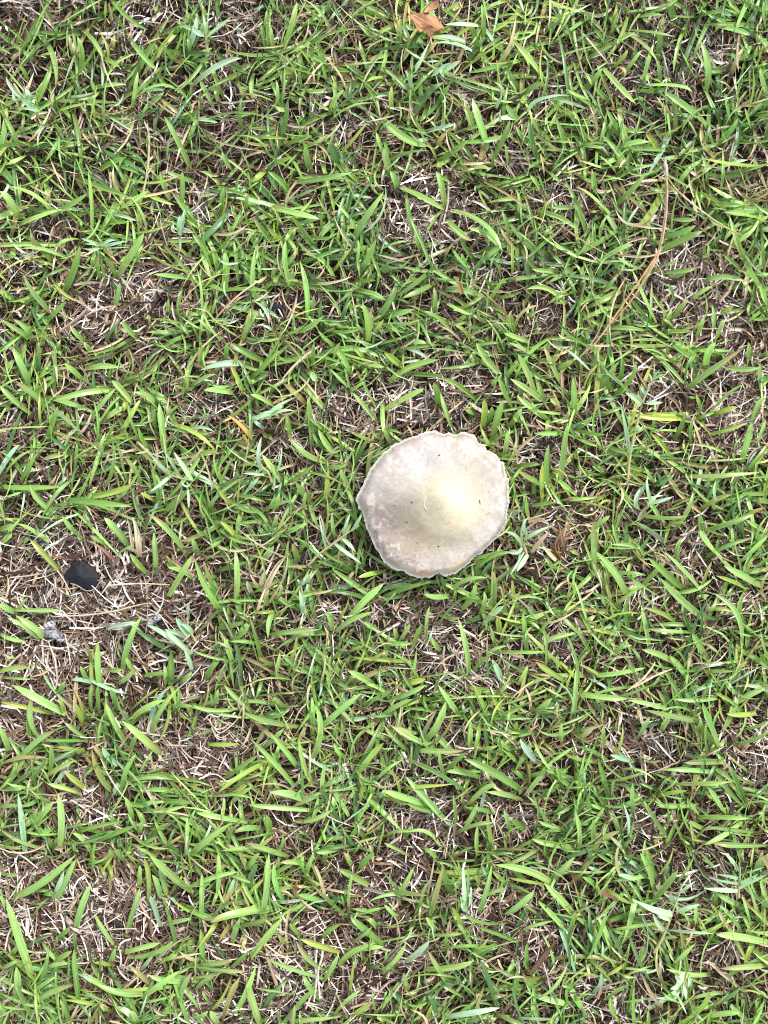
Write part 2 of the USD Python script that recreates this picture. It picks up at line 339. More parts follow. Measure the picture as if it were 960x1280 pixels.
# ------------------------------------------------------------------ living grass
PAL = {"g": (0.17, 0.32, 0.072), "l": (0.28, 0.47, 0.14), "y": (0.29, 0.43, 0.09), "d": (0.078, 0.185, 0.055), "b": (0.34, 0.54, 0.36), "s": (0.50, 0.41, 0.27), "o": (0.22, 0.26, 0.07), "t": (0.33, 0.30, 0.13)}
PALTIP = {"o": (0.42, 0.22, 0.09), "y": (0.33, 0.33, 0.07), "s": (0.55, 0.48, 0.35)}
TRACED = """
@0 0
90 220 110 130 150 40 l30
560 0 640 90 740 150 g30
550 45 590 100 640 160 g28
640 180 720 280 785 350 l38
785 360 840 440 g30
525 140 530 0 y34
400 140 470 210 510 290 l32
510 290 600 335 l28
395 350 365 260 345 170 g30
405 350 385 180 g34
190 285 270 265 l30
460 300 455 420 b26
505 300 510 430 b20
350 485 480 460 b26
660 560 690 360 l32
710 640 745 510 l26
705 760 700 590 g34
950 840 880 690 820 580 g34
835 840 855 670 l26
460 800 320 760 l38
500 850 630 790 g38
890 110 960 150 b26
540 580 670 660 b16
900 320 800 210 g24
785 300 780 220 g30
140 400 100 330 g30
720 460 820 450 b22
@240 0
460 240 500 120 525 10 l38
375 280 360 180 340 110 g30
365 160 375 50 l28
430 300 395 130 g30
520 240 600 280 685 325 g34
885 370 835 200 l26
880 390 820 360 760 310 g30
690 345 790 360 g28
380 410 440 370 530 365 y22
0 430 130 330 250 290 b34
0 310 85 315 l34
160 480 125 400 95 300 l34
250 650 250 490 g26
420 550 420 400 l24
700 605 790 540 920 515 l34
560 460 545 330 g22
450 690 480 500 d40
595 850 570 720 g44
740 780 880 610 y28
770 850 720 780 690 720 d44
690 560 760 450 l28
360 840 500 785 y30
960 780 920 660 l26
80 185 200 80 b22
0 600 130 615 b28
100 520 60 440 40 410 l28
200 850 150 760 l28
280 690 480 695 y20
480 720 600 680 g36
960 390 875 410 y30
130 140 120 0 g26
40 160 50 20 y30
@480 0
495 200 488 20 l34
470 260 430 110 g36
800 395 720 290 640 195 l38
520 740 480 620 440 490 l46
450 660 430 600 400 500 g40
535 850 530 730 g28
410 850 480 835 530 850 l30
400 540 370 460 l22
150 590 200 490 300 410 d40
260 530 330 420 g38
0 600 90 680 210 735 l46
190 665 360 620 b28
280 800 420 700 g40
550 790 600 690 630 600 g34
780 830 740 720 725 590 d40
900 740 860 590 l28
800 690 740 580 g28
700 470 800 410 g36
40 570 40 430 y34
150 500 110 350 b30
810 710 960 715 l22
680 610 610 520 l36
720 730 660 630 l28
620 850 605 720 g28
30 850 0 740 l44
300 70 390 10 l30
70 230 80 90 l34
690 760 810 710 s12
@720 0
410 300 440 80 g36
425 430 410 300 g24
500 110 460 0 g44
560 165 440 95 g36
230 165 330 220 410 315 l30
250 150 500 185 g22
290 100 350 80 440 75 g36
140 350 210 430 300 520 l38
335 440 350 330 390 210 l36
230 390 330 250 l30
320 430 500 430 585 465 l30
635 610 540 530 440 460 l44
500 640 500 450 g28
650 440 660 330 620 200 l38
610 410 560 330 520 240 l34
550 390 610 250 g26
170 190 210 60 g30
60 270 190 190 d34
170 345 260 245 y30
40 460 130 340 g34
185 750 370 710 l36
270 800 240 680 210 570 l42
420 760 350 670 y44
900 830 630 790 y40
710 720 810 590 g34
840 600 880 460 880 310 l32
960 500 920 340 l34
870 640 845 540 l26
780 640 750 470 g36
620 720 560 600 l26
240 690 200 640 150 540 g36
450 640 440 560 400 480 y26
0 720 140 740 l28
170 850 225 790 y28
950 150 940 0 g34
650 120 800 150 870 175 l32
880 110 760 10 y16
610 90 680 65 760 65 g28
700 850 860 800 b26
170 520 90 430 g30
@0 214
465 320 465 150 440 0 l40
260 215 180 130 40 75 l36
265 215 350 170 440 110 g32
90 230 50 150 0 100 l44
390 40 500 80 650 130 g40
590 190 740 95 l30
905 170 910 0 g34
330 590 370 490 400 370 g44
340 440 220 395 100 390 l30
270 455 200 380 140 320 g40
590 520 660 400 720 310 l50
580 520 520 420 g36
500 540 490 410 g30
530 560 505 430 y20
570 690 600 555 l36
960 535 860 530 770 515 l40
740 410 860 480 960 500 g26
250 700 170 610 120 520 l34
430 850 350 770 l34
160 840 100 800 0 740 l36
160 820 70 740 l32
680 830 610 750 g38
840 345 960 345 l24
230 760 330 650 g30
850 720 845 640 y24
500 200 690 250 b24
520 265 640 255 g36
590 100 550 0 l22
850 140 800 0 g34
40 690 20 600 g32
960 50 830 0 l28
240 390 270 270 s20
@240 214
380 175 520 210 640 240 l38
815 320 870 230 960 100 l40
500 55 650 40 800 5 g34
490 110 440 50 380 0 g40
150 230 160 80 g36
140 400 200 290 245 190 l30
270 200 275 110 l24
430 390 360 300 310 240 g36
460 360 380 280 y32
630 400 560 300 495 220 g34
570 320 700 330 g24
490 560 465 460 470 350 l36
395 560 360 460 360 370 g30
575 740 575 600 540 450 l34
230 560 220 450 210 350 l26
330 650 300 560 320 370 l34
100 460 60 390 0 310 g34
700 520 640 440 550 415 l34
810 500 830 340 l36
840 510 880 430 920 340 g40
700 510 800 380 y20
830 600 900 615 960 640 l40
880 840 850 660 g44
650 780 850 785 g24
500 800 570 790 660 720 g34
750 760 800 640 l24
640 745 740 765 y26
160 600 380 600 g30
60 560 160 600 g30
540 130 620 90 710 60 s28
820 320 800 260 710 150 l30
650 310 640 190 g24
500 850 510 700 g24
800 560 920 545 g26
890 830 960 740 y30
130 830 30 740 l28
430 260 370 210 300 160 g28
600 740 610 620 g26
740 400 735 290 y22
250 850 330 700 l30
@480 214
70 105 30 0 l46
100 95 200 140 300 195 l46
305 195 290 90 260 0 l42
370 210 500 270 590 400 l44
590 400 520 320 420 285 l36
320 245 440 350 l36
460 450 380 330 g28
680 130 780 70 870 10 l40
670 230 660 90 l38
240 480 180 340 130 230 l22
240 490 320 540 370 580 l36
250 560 180 600 90 635 g38
300 590 420 600 510 630 l36
250 720 250 580 g30
0 730 150 690 g38
340 810 270 740 200 700 g32
300 190 250 250 205 330 g30
780 200 880 230 960 290 l34
650 800 630 700 g40
710 850 600 810 l34
865 505 740 490 l30
890 655 820 590 710 590 l36
640 500 640 360 y28
620 350 590 200 g30
420 830 360 770 y34
660 780 690 710 770 670 s24
780 105 730 20 l28
160 780 150 700 g24
500 690 600 530 g30
300 650 440 720 l26
420 490 390 410 l34
@720 214
190 240 80 130 0 80 l40
440 330 600 270 g36
430 390 540 340 630 300 g40
110 460 200 400 290 365 l34
390 740 330 620 280 490 l40
580 640 680 575 l32
640 555 730 530 850 550 l36
840 430 810 360 770 230 l34
930 225 840 210 740 205 l38
860 295 960 225 l34
630 150 740 165 830 170 g34
680 810 680 670 l28
690 850 735 740 l36
710 720 790 670 y30
210 160 280 90 350 10 g36
100 110 90 0 g36
480 740 560 640 g38
490 660 460 560 g28
430 510 590 495 g28
380 510 520 450 g34
330 490 210 430 l30
830 500 740 420 g28
940 490 935 350 g24
960 690 920 570 l34
960 740 890 740 g28
290 820 250 710 l34
400 800 580 800 g30
10 430 80 300 l32
430 760 435 690 y40
640 460 660 360 l28
480 240 600 240 l28
0 20 80 60 g30
600 830 640 730 l30
@0 428
145 210 110 120 60 30 l38
205 255 240 190 350 180 l42
240 320 160 250 80 195 l46
140 345 60 280 0 215 l34
550 240 420 250 260 295 l38
450 385 510 310 580 230 l36
650 290 600 230 560 190 l42
790 310 740 270 665 250 l36
820 515 810 410 795 305 l44
20 190 70 85 l36
440 130 510 120 600 125 l38
420 195 320 105 l34
0 650 50 570 100 510 b44
20 670 80 590 160 540 l32
100 700 180 570 g26
290 850 200 790 150 710 l44
710 720 680 640 630 580 l38
450 770 560 750 660 710 y40
330 785 480 800 660 820 g40
790 800 700 750 y28
830 840 940 740 g40
800 840 760 640 g36
750 530 690 420 g30
370 670 385 500 g26
540 540 570 400 g32
240 480 290 320 g34
340 440 335 350 y30
960 240 870 215 y28
260 280 270 0 g28
570 100 560 0 l26
470 50 420 0 l36
@240 428
270 200 350 120 440 40 g40
260 260 230 190 190 110 y34
410 110 520 85 600 70 g36
350 90 270 50 190 0 g44
0 220 120 160 l32
190 250 60 240 l38
660 330 600 260 550 210 l40
800 230 750 200 690 130 l40
840 100 960 125 l34
780 260 870 195 l30
930 400 860 320 800 250 l34
400 310 290 260 l36
600 500 590 360 580 280 g32
700 470 640 420 590 380 g32
670 600 570 560 490 480 g40
650 615 780 605 l28
740 570 680 520 630 430 l36
800 770 770 690 740 630 l40
450 700 400 630 350 560 l38
420 850 440 750 l30
560 850 570 750 l26
340 850 500 790 g28
0 580 130 540 y36
660 800 680 630 y28
760 540 740 430 g24
840 580 920 520 g26
790 440 920 490 y26
460 710 610 610 g26
490 460 470 350 g30
170 760 90 690 l34
190 790 330 850 l28
80 690 130 590 l28
210 830 130 740 y26
45 140 50 0 y30
170 90 175 0 g30
610 130 610 0 g30
710 90 740 0 l34
590 790 520 700 g36
950 300 955 450 l30
@480 428
570 150 510 80 460 0 l44
645 330 600 250 575 170 g36
40 190 130 125 280 85 g38
130 155 300 165 g34
10 330 120 270 200 230 l34
450 280 360 210 290 185 g34
270 320 250 200 g36
490 420 500 280 y44
545 470 565 380 595 290 g46
520 400 540 320 g36
770 280 720 240 630 180 l40
760 270 710 140 670 60 l34
770 85 700 40 620 0 l36
880 200 840 120 800 20 l36
810 380 740 330 665 265 l40
740 490 700 410 680 350 l34
600 200 680 100 g32
630 420 690 330 l36
600 560 620 440 l30
660 620 780 610 g28
820 760 825 510 g34
790 790 795 600 y30
885 690 920 400 g36
820 725 740 690 670 640 g42
900 455 750 455 l28
870 140 950 90 l28
950 360 945 170 l36
840 430 960 480 g36
90 120 0 50 y38
880 310 830 280 l34
40 510 0 430 l30
530 215 590 160 l26
750 800 750 660 g26
720 820 860 800 g26
@720 428
570 220 660 150 850 20 g40
650 120 700 0 l40
380 50 460 120 540 210 l28
600 90 480 10 l34
750 125 920 125 l36
650 380 740 270 840 210 l40
680 360 800 320 y36
630 360 600 260 g30
880 390 940 270 l36
830 590 860 480 880 400 l38
900 520 950 390 l30
660 460 860 400 y26
480 580 420 500 380 460 y34
460 620 400 570 350 540 l40
540 650 450 590 y28
540 670 720 670 920 650 l34
170 230 120 90 g38
210 250 270 180 300 100 g36
120 260 150 180 220 90 g34
210 220 225 60 g30
0 470 50 500 110 520 l36
0 430 80 370 l34
10 440 150 460 g24
450 20 350 20 260 10 g32
90 140 100 0 l30
460 80 460 0 g24
640 580 580 380 s18
490 480 550 350 g34
620 840 690 790 780 760 y34
620 740 670 690 b36
960 750 830 750 g34
860 100 865 0 l28
930 260 920 100 g32
150 510 260 550 g28
630 830 760 620 g22
@0 642
300 285 220 200 150 130 y40
430 130 370 80 310 10 l44
550 160 450 110 l38
640 160 580 80 520 20 l42
230 130 150 80 80 50 l46
0 80 80 60 l36
10 150 60 100 l36
160 220 125 180 130 130 l26
230 630 170 570 80 510 l42
200 640 130 570 40 520 l26
100 485 310 485 l32
80 495 0 450 l40
80 490 140 420 l24
620 760 650 640 710 510 l44
500 850 490 760 490 640 l40
460 760 450 700 420 630 o30
680 800 630 720 l34
590 850 670 780 l30
855 850 855 680 g44
900 660 820 600 740 560 b34
960 640 890 600 820 580 b30
960 580 890 520 b40
520 575 700 545 b28
960 760 920 680 b30
850 400 900 310 960 210 l40
960 320 840 270 l34
740 300 690 250 650 200 g34
440 850 400 760 g28
0 790 150 770 y30
0 820 150 830 l20
0 600 130 640 l28
720 45 850 45 940 15 l34
780 280 770 90 l36
930 200 850 90 740 0 l36
730 810 830 800 g28
900 850 960 790 l28
590 200 670 155 l18
550 780 610 780 l30
870 270 830 210 y22
@240 642
150 490 80 380 10 220 l44
140 460 100 350 60 240 g36
215 460 215 180 l38
390 40 225 50 l34
130 180 80 110 0 65 l36
230 120 235 0 l34
240 140 190 80 140 40 y32
350 180 450 80 g36
350 250 410 160 l36
405 500 390 540 380 625 l40
290 540 240 500 180 465 l34
390 605 500 590 640 580 l34
780 530 870 430 960 350 l46
880 400 800 340 700 275 l44
720 590 800 530 910 490 l34
680 850 600 800 530 760 l44
530 780 490 740 450 710 l24
420 810 430 760 440 690 l24
660 790 670 730 610 670 l30
780 690 860 660 y26
780 290 700 255 620 235 g34
900 850 850 820 780 785 l46
830 745 960 690 y30
200 740 160 620 l34
210 720 130 720 0 685 l28
340 660 280 640 190 640 l26
210 630 290 550 l28
140 570 260 540 g32
960 290 830 320 y34
460 100 580 50 l36
535 200 575 140 g28
720 130 700 0 l24
660 150 640 10 s16
760 100 780 0 g30
490 340 490 190 g34
530 240 500 150 g38
550 480 430 420 g28
700 580 690 520 665 500 l36
740 540 780 460 y28
740 690 740 650 780 570 y24
920 580 860 540 l32
150 850 120 810 l28
410 760 330 720 o28
480 770 530 650 y26
400 80 420 0 l34
30 210 0 120 l34
@480 642
545 450 540 280 g48
340 390 400 340 520 320 l36
390 475 440 420 460 350 l40
320 415 200 405 l40
0 375 70 360 150 355 l42
10 410 120 370 240 340 g28
480 500 500 390 l34
500 550 550 500 600 460 b38
420 780 410 680 370 520 l38
215 640 230 460 l28
715 690 710 600 695 490 l38
520 730 540 680 620 660 l34
540 690 700 690 810 690 l30
770 670 850 620 960 600 l34
590 850 570 790 540 730 b38
770 590 730 480 630 400 s20
610 520 600 430 580 360 y18
650 465 640 330 y26
745 450 740 310 g30
690 170 660 110 600 90 l24
700 130 830 60 g28
440 300 520 220 620 190 g38
520 280 630 265 l30
670 850 720 760 l30
0 650 140 650 l36
150 660 190 550 g34
80 630 130 550 l34
60 630 50 570 l28
280 680 240 620 l34
940 850 830 790 760 740 y38
870 790 870 700 l26
850 290 800 220 l26
580 600 570 510 y36
310 390 285 310 g26
270 500 330 520 380 520 g24
750 640 860 500 g24
450 780 530 710 g34
430 830 370 770 g38
@720 642
90 290 85 40 l36
265 580 260 430 g32
250 400 190 290 100 190 l42
190 460 320 370 l30
620 100 620 0 g40
700 200 650 140 620 80 l44
920 360 830 310 740 260 l40
780 285 720 230 690 180 l46
820 290 960 270 l34
810 250 880 180 960 110 l38
660 80 780 40 890 0 l40
960 100 850 30 l34
330 10 460 25 560 10 g34
440 140 380 90 300 40 b36
610 370 540 290 440 190 l34
510 240 530 120 l34
640 520 540 440 420 320 l48
530 370 450 300 360 220 g40
330 360 400 290 450 240 y32
310 240 390 160 l28
320 200 280 160 170 155 l28
130 320 350 310 g30
820 630 800 500 690 400 l38
870 590 820 500 840 390 l34
370 690 345 570 325 460 l36
500 760 420 710 330 680 l46
580 850 520 770 470 710 l36
490 540 430 500 340 470 y32
840 370 780 340 700 310 y28
650 720 610 650 580 600 g40
190 720 220 670 280 660 l32
70 810 200 800 350 770 l30
80 700 40 640 10 570 g30
620 390 680 240 y22
640 490 780 490 y28
790 200 775 60 l28
210 610 80 580 y24
880 720 800 650 g26
640 790 790 790 l28
780 840 860 740 g34
900 740 960 690 g32
490 710 550 640 y26
60 90 170 10 l32
@0 856
320 140 190 70 60 0 l46
190 250 150 160 165 50 l36
150 260 140 150 g34
250 140 120 110 0 85 y30
90 380 190 280 270 235 l40
100 470 80 410 65 340 l30
450 280 330 275 210 280 g28
250 430 250 300 g34
220 460 300 410 380 380 l24
450 340 360 320 280 310 y32
440 270 380 230 330 190 l32
540 390 510 350 460 300 o36
580 540 500 460 460 320 o34
640 310 570 190 530 90 l38
650 360 690 240 l34
800 345 720 270 610 180 l44
660 180 720 120 830 75 l36
770 230 800 140 900 10 l40
850 100 960 105 l28
600 550 630 430 680 345 l30
670 500 720 410 770 320 l28
660 660 625 560 l32
700 615 800 630 940 600 l30
650 590 730 600 780 550 l28
810 580 960 590 g36
700 740 710 680 l28
390 740 470 710 620 680 g32
490 780 580 740 690 700 g32
440 520 320 430 y36
385 535 310 510 240 495 l34
300 800 290 540 l44
170 700 270 580 l40
350 735 210 745 100 725 l24
460 850 420 780 360 740 l30
240 820 110 780 0 720 l36
125 820 110 700 90 540 b40
0 610 120 600 l28
30 520 110 525 l26
100 490 150 520 220 480 l24
500 150 490 0 g40
460 130 460 0 g34
590 120 550 20 g34
410 190 370 90 y32
590 400 510 310 b38
320 150 290 60 y30
930 850 935 660 l28
50 340 0 210 l34
240 420 150 375 l32
540 280 520 190 d36
770 855 690 820 l36
0 790 110 820 y30
@240 856
520 205 380 180 260 140 l40
300 130 230 70 160 0 l38
640 220 740 130 850 40 l40
600 360 640 240 620 110 l44
600 240 600 60 l36
520 400 470 330 390 240 l38
500 490 400 370 290 270 l40
600 490 550 380 535 270 l36
650 560 650 470 665 390 l34
380 380 240 460 130 540 y34
360 310 460 220 l30
590 590 500 550 390 540 l44
590 625 420 610 280 600 l36
520 680 700 625 l34
780 650 740 580 700 520 l28
0 850 70 780 200 690 l42
270 685 130 660 20 640 l34
350 720 210 740 l36
290 690 350 660 g34
470 855 370 820 270 790 l40
600 780 530 730 l30
340 160 410 160 480 130 l28
240 110 0 100 l30
480 120 430 80 410 60 l28
90 110 130 20 l30
800 360 790 290 770 230 g22
810 210 790 110 l20
960 40 870 0 l38
80 295 230 295 y26
690 230 800 215 l24
770 370 710 290 l34
740 450 740 350 l24
870 530 840 440 l30
150 475 330 350 g32
900 580 890 500 g28
920 850 940 770 960 690 l36
900 790 770 830 g32
740 820 620 840 l36
370 830 150 830 l34
650 770 760 760 g28
190 600 300 510 l32
600 690 630 560 l30
380 760 370 650 g40
880 780 800 690 g36
840 430 960 290 y38
440 830 470 760 l26
@480 856
210 270 270 190 310 80 l46
380 160 330 90 270 0 l36
0 150 60 110 150 70 l34
40 70 130 40 210 0 l34
110 320 50 260 0 200 l34
250 310 150 270 30 200 l36
180 325 280 330 400 330 l38
400 520 250 420 70 355 l56
430 310 435 180 l34
330 320 260 240 l40
290 660 200 560 110 460 l40
220 600 90 560 0 530 l40
0 550 120 600 y34
660 510 540 430 400 370 g50
690 455 830 420 g38
720 530 780 450 850 370 l46
780 430 860 370 950 310 l24
380 710 300 680 b34
640 340 560 260 l28
690 575 620 550 510 535 l36
430 590 500 520 560 500 l38
470 460 390 435 310 435 l36
320 420 410 340 g40
300 440 280 330 l28
410 710 440 650 470 590 l34
545 850 530 740 515 630 y32
370 740 550 690 l30
360 720 345 550 g26
750 140 840 65 l36
600 170 540 60 y34
520 170 480 70 450 0 y32
930 810 740 770 l42
700 720 640 670 g44
910 720 770 680 l34
180 240 60 200 l32
450 315 570 305 l28
470 850 460 780 470 690 l30
280 820 220 740 110 740 l26
120 850 0 790 l30
570 430 620 350 y36
890 520 860 400 g28
720 530 860 505 l28
770 390 680 270 b34
665 260 665 180 y18
890 290 890 190 l24
960 590 860 650 g34
640 760 600 620 l32
100 520 180 510 330 500 y24
280 640 110 590 g36
910 430 810 430 g34
0 760 60 730 140 735 l30
@720 856
0 40 130 60 260 70 l38
460 120 380 100 260 75 l30
620 180 500 155 340 125 l46
450 150 440 80 400 20 y22
420 240 480 120 l30
530 380 500 290 485 170 d36
710 300 670 200 630 90 g44
700 330 620 190 l34
800 90 960 10 l38
690 65 600 75 490 70 l34
830 130 690 40 y24
900 140 830 150 750 145 y32
840 220 960 180 g30
770 300 900 265 960 220 g34
440 490 600 490 780 485 l42
740 385 540 390 g38
380 560 430 490 450 460 l30
850 590 800 470 760 400 g32
900 500 790 440 l26
960 540 830 510 l30
720 440 580 425 430 425 l32
310 380 430 380 l32
400 560 480 540 560 530 y26
600 600 500 605 400 600 l36
300 580 400 575 g22
740 640 700 570 660 510 l34
610 660 740 660 870 670 l34
820 690 740 750 640 800 l32
960 800 800 800 680 790 l36
880 735 760 720 650 710 l30
470 790 380 660 340 580 g34
250 780 260 700 235 590 b30
10 840 15 740 0 640 l34
160 560 140 470 110 370 g36
140 310 140 200 l28
80 830 85 670 g32
60 830 130 770 220 730 y36
50 680 60 560 g30
10 540 20 440 45 340 l30
230 375 190 320 150 270 s20
280 380 170 350 b30
310 265 370 160 l30
590 240 630 180 l28
290 660 285 490 l28
0 270 90 210 s34
180 560 190 470 g32
590 800 570 680 y22
250 850 170 760 b28
@0 1066
90 210 230 140 380 10 l52
280 240 330 140 380 30 l40
380 380 410 270 455 150 l42
580 460 530 390 470 300 l42
635 390 670 270 700 175 l34
155 610 90 420 30 230 l50
80 740 80 570 l46
170 750 260 690 370 660 l44
710 705 590 700 480 655 l42
395 725 380 600 370 480 g40
390 520 370 390 g38
200 790 100 775 10 770 l30
310 785 220 770 140 760 l32
350 850 330 790 300 730 l34
450 850 540 710 g36
590 780 720 720 l32
710 720 800 660 900 590 l38
890 750 960 600 l40
920 640 830 635 740 610 l36
960 190 860 110 740 0 l50
740 240 745 130 720 20 y34
800 360 770 260 750 220 b36
810 360 960 330 l30
840 230 810 120 800 80 l30
800 220 760 110 l34
610 500 720 470 800 450 l36
640 520 770 500 870 440 g32
870 440 960 420 l28
260 240 320 90 b28
50 270 95 120 l26
0 575 90 540 l28
50 520 100 440 l28
270 550 360 490 l34
200 600 270 560 360 555 l28
140 720 280 620 l28
550 550 580 480 l34
570 560 470 550 y26
690 855 660 790 l32
810 840 870 680 y20
0 95 100 95 l30
500 770 440 750 320 735 y26
800 540 890 505 l26
720 60 640 10 y24
460 100 465 0 y18
700 160 700 60 l30
960 560 940 450 g30
280 430 350 370 g34
@240 1066
350 330 375 180 385 0 l40
360 280 200 310 90 350 l46
250 360 380 330 g36
460 240 420 160 410 50 l36
125 210 130 100 130 0 l38
45 370 50 230 50 100 l34
0 165 110 120 230 95 l34
300 520 370 430 460 320 l44
690 580 600 540 520 440 l46
650 625 510 580 370 530 l40
730 490 640 460 540 430 y44
760 310 690 240 600 160 g48
960 460 860 380 790 320 g40
740 500 860 480 960 470 l34
750 550 800 500 920 450 l36
780 290 785 180 800 110 l26
930 310 800 280 l20
660 640 700 580 730 510 l34
200 450 240 330 l38
50 580 160 585 270 595 l34
30 560 110 550 200 540 l40
200 570 290 490 g30
340 855 300 740 270 610 l44
210 800 270 700 320 560 l36
520 710 410 690 310 675 l28
90 790 150 720 200 610 y26
160 840 190 730 240 620 t44
20 690 110 620 l34
510 840 620 825 750 820 l44
720 800 770 740 850 680 l38
460 850 540 750 600 690 g30
810 810 900 750 y34
570 120 610 0 l30
580 60 440 50 l36
670 240 640 130 610 60 s22
650 430 740 360 g32
810 440 900 370 l30
640 240 530 210 g36
470 300 580 240 l36
540 410 490 350 l34
60 560 50 480 45 380 g36
880 160 730 80 g46
100 760 50 690 l34
130 850 90 790 l36
800 70 760 0 l40
660 50 680 0 g34
840 80 910 0 g36
270 200 330 50 d40
280 220 360 130 y30
790 690 805 560 y30
0 820 80 790 l34
430 510 530 490 y20
280 80 340 0 l34
500 460 430 410 y22
@480 1066
230 310 260 220 300 60 t44
330 190 310 130 290 50 g46
480 290 510 190 540 60 l34
610 345 500 345 380 300 g38
830 150 720 90 550 60 l42
820 160 720 140 620 125 y34
830 130 890 90 950 20 l40
950 310 880 230 800 150 l44
890 370 840 310 770 240 l36
620 300 690 250 750 190 l42
690 395 740 365 850 340 l28
510 210 610 175 l30
680 450 560 400 460 370 g30
390 370 340 270 y30
0 590 60 530 110 450 l38
110 540 170 500 230 440 b38
310 640 270 570 220 490 l38
210 580 350 575 450 540 l36
560 760 520 640 480 530 d40
220 410 390 405 l24
260 390 210 320 l30
60 220 150 70 l30
0 190 220 215 g28
70 180 0 100 l28
190 310 190 220 230 140 l24
70 330 0 260 l28
310 820 440 800 580 775 b32
740 690 700 620 y34
730 720 830 690 920 550 l26
720 600 715 450 g34
650 720 665 590 g34
550 670 510 630 l24
100 740 160 765 220 745 l22
650 820 860 830 b28
120 680 100 600 l28
620 160 540 90 y28
920 480 960 300 g36
470 170 460 110 y24
480 100 490 0 d34
200 850 240 760 y26
130 850 190 810 l28
310 500 310 410 g24
960 680 890 665 l26
@720 1066
390 210 360 90 320 0 l46
500 150 540 90 590 20 l40
390 230 450 160 510 90 g42
960 450 820 420 700 410 l46
830 270 700 200 l36
760 390 720 310 670 250 y26
830 400 770 310 720 270 l24
780 390 740 340 715 290 s30
880 370 830 210 l26
40 540 100 440 160 260 g40
130 400 250 370 410 355 l34
110 550 90 460 60 400 b22
120 550 130 440 b18
50 730 120 660 120 580 b24
410 440 370 390 325 310 b20
400 500 440 430 510 425 l30
480 580 520 530 600 450 l30
960 560 850 570 720 580 l34
660 605 560 610 450 580 l28
550 840 640 760 660 690 y34
620 820 740 800 820 800 l38
860 840 800 790 770 760 l30
890 850 940 740 l28
210 840 180 780 175 720 l34
130 830 70 770 l30
430 770 380 710 330 610 s24
840 690 740 610 650 530 s24
120 400 60 360 0 320 g34
100 680 190 650 270 630 s30
140 740 270 660 g28
230 740 350 720 l34
600 360 600 250 l24
230 70 100 0 l38
350 110 300 60 240 20 b34
310 140 210 110 b34
90 220 100 120 l28
110 190 30 120 g34
700 270 700 160 g28
700 80 620 0 g34
820 100 790 60 740 0 b24
"""


def read_strokes(text):
    """Lines 'x y [x y] x y <colour letter><width>' in quarter pixels from the '@x y' corner above them."""
    out, ox, oy = [], 0, 0
    for line in text.strip().splitlines():
        w = line.split()
        if line[0] == "@":
            ox, oy = int(w[0][1:]), int(w[1])
            continue
        q = [float(a) / 4 for a in w[:-1]]
        pts = [(ox + q[i], oy + q[i + 1]) for i in range(0, len(q), 2)]
        if len(pts) == 2:
            pts.insert(1, None)
        out.append((pts, w[-1][0], float(w[-1][1:]) / 4))
    return out


def colours(keys, rng):
    base = np.array([PAL[k] for k in keys])
    n = len(keys)
    base = base * rng.uniform(0.82, 1.18, (n, 1)) * rng.normal(1, 0.06, (n, 3)).clip(0.85, 1.15)
    tip = np.array([PALTIP.get(k, np.array(PAL[k]) * (1.12, 1.08, 1.0)) for k in keys]) * rng.uniform(0.85, 1.15, (n, 1))
    dry = rng.random(n) < 0.12
    tip = np.where(dry[:, None], np.array([0.42, 0.33, 0.16]) * rng.uniform(0.6, 1.1, (n, 1)), tip)
    root = base * np.array([1.05, 0.95, 0.9])
    pale = rng.random(n) < 0.25
    root = np.where(pale[:, None], base * 0.5 + np.array([0.16, 0.17, 0.06]), root)
    return np.stack([root, base, tip], 1)


def traced_blades():
    rng = np.random.default_rng(5)
    st = read_strokes(TRACED)
    N = len(st)
    a = np.array([s[0][0] for s in st])
    c = np.array([s[0][2] for s in st])
    L = np.linalg.norm(c - a, axis=1)
    perp = np.stack([-(c - a)[:, 1], (c - a)[:, 0]], -1)
    m = np.array([s[0][1] if s[0][1] is not None else (np.nan, np.nan) for s in st])
    auto = 0.5 * (a + c) + perp * rng.normal(0, 0.045, (N, 1))
    m = np.where(np.isnan(m), auto, m)
    W = np.array([s[2] for s in st])
    big = sstep(25, 110, L)
    top = sstep(20, 50, W * 4)                                        # broad blades lie on top
    z0 = 0.004 + 0.006 * rng.random(N) + 0.004 * top
    z1 = 0.016 + 0.010 * rng.random(N) + 0.010 * top * big + 0.004 * rng.random(N)
    zm = np.maximum(z0, z1) * 0.75 + 0.002 + 0.009 * big * rng.uniform(0.4, 1.2, N)
    a = a - (m - a) * (0.22 * rng.random(N))[:, None]
    P0, P1, P2 = at(a[:, 0], a[:, 1], z0), at(m[:, 0], m[:, 1], zm), at(c[:, 0], c[:, 1], z1)
    V, F, col = ribbons(P0, P1, P2, W * S * 0.79, rng.normal(0, 0.42, N), rng.uniform(0.15, 0.65, N), colours([s[1] for s in st], rng), n=8, twist=rng.normal(0, 0.35, N), base=0.72, blunt=0.38, rng=rng)
    area = L * W
    return V, F, col, area


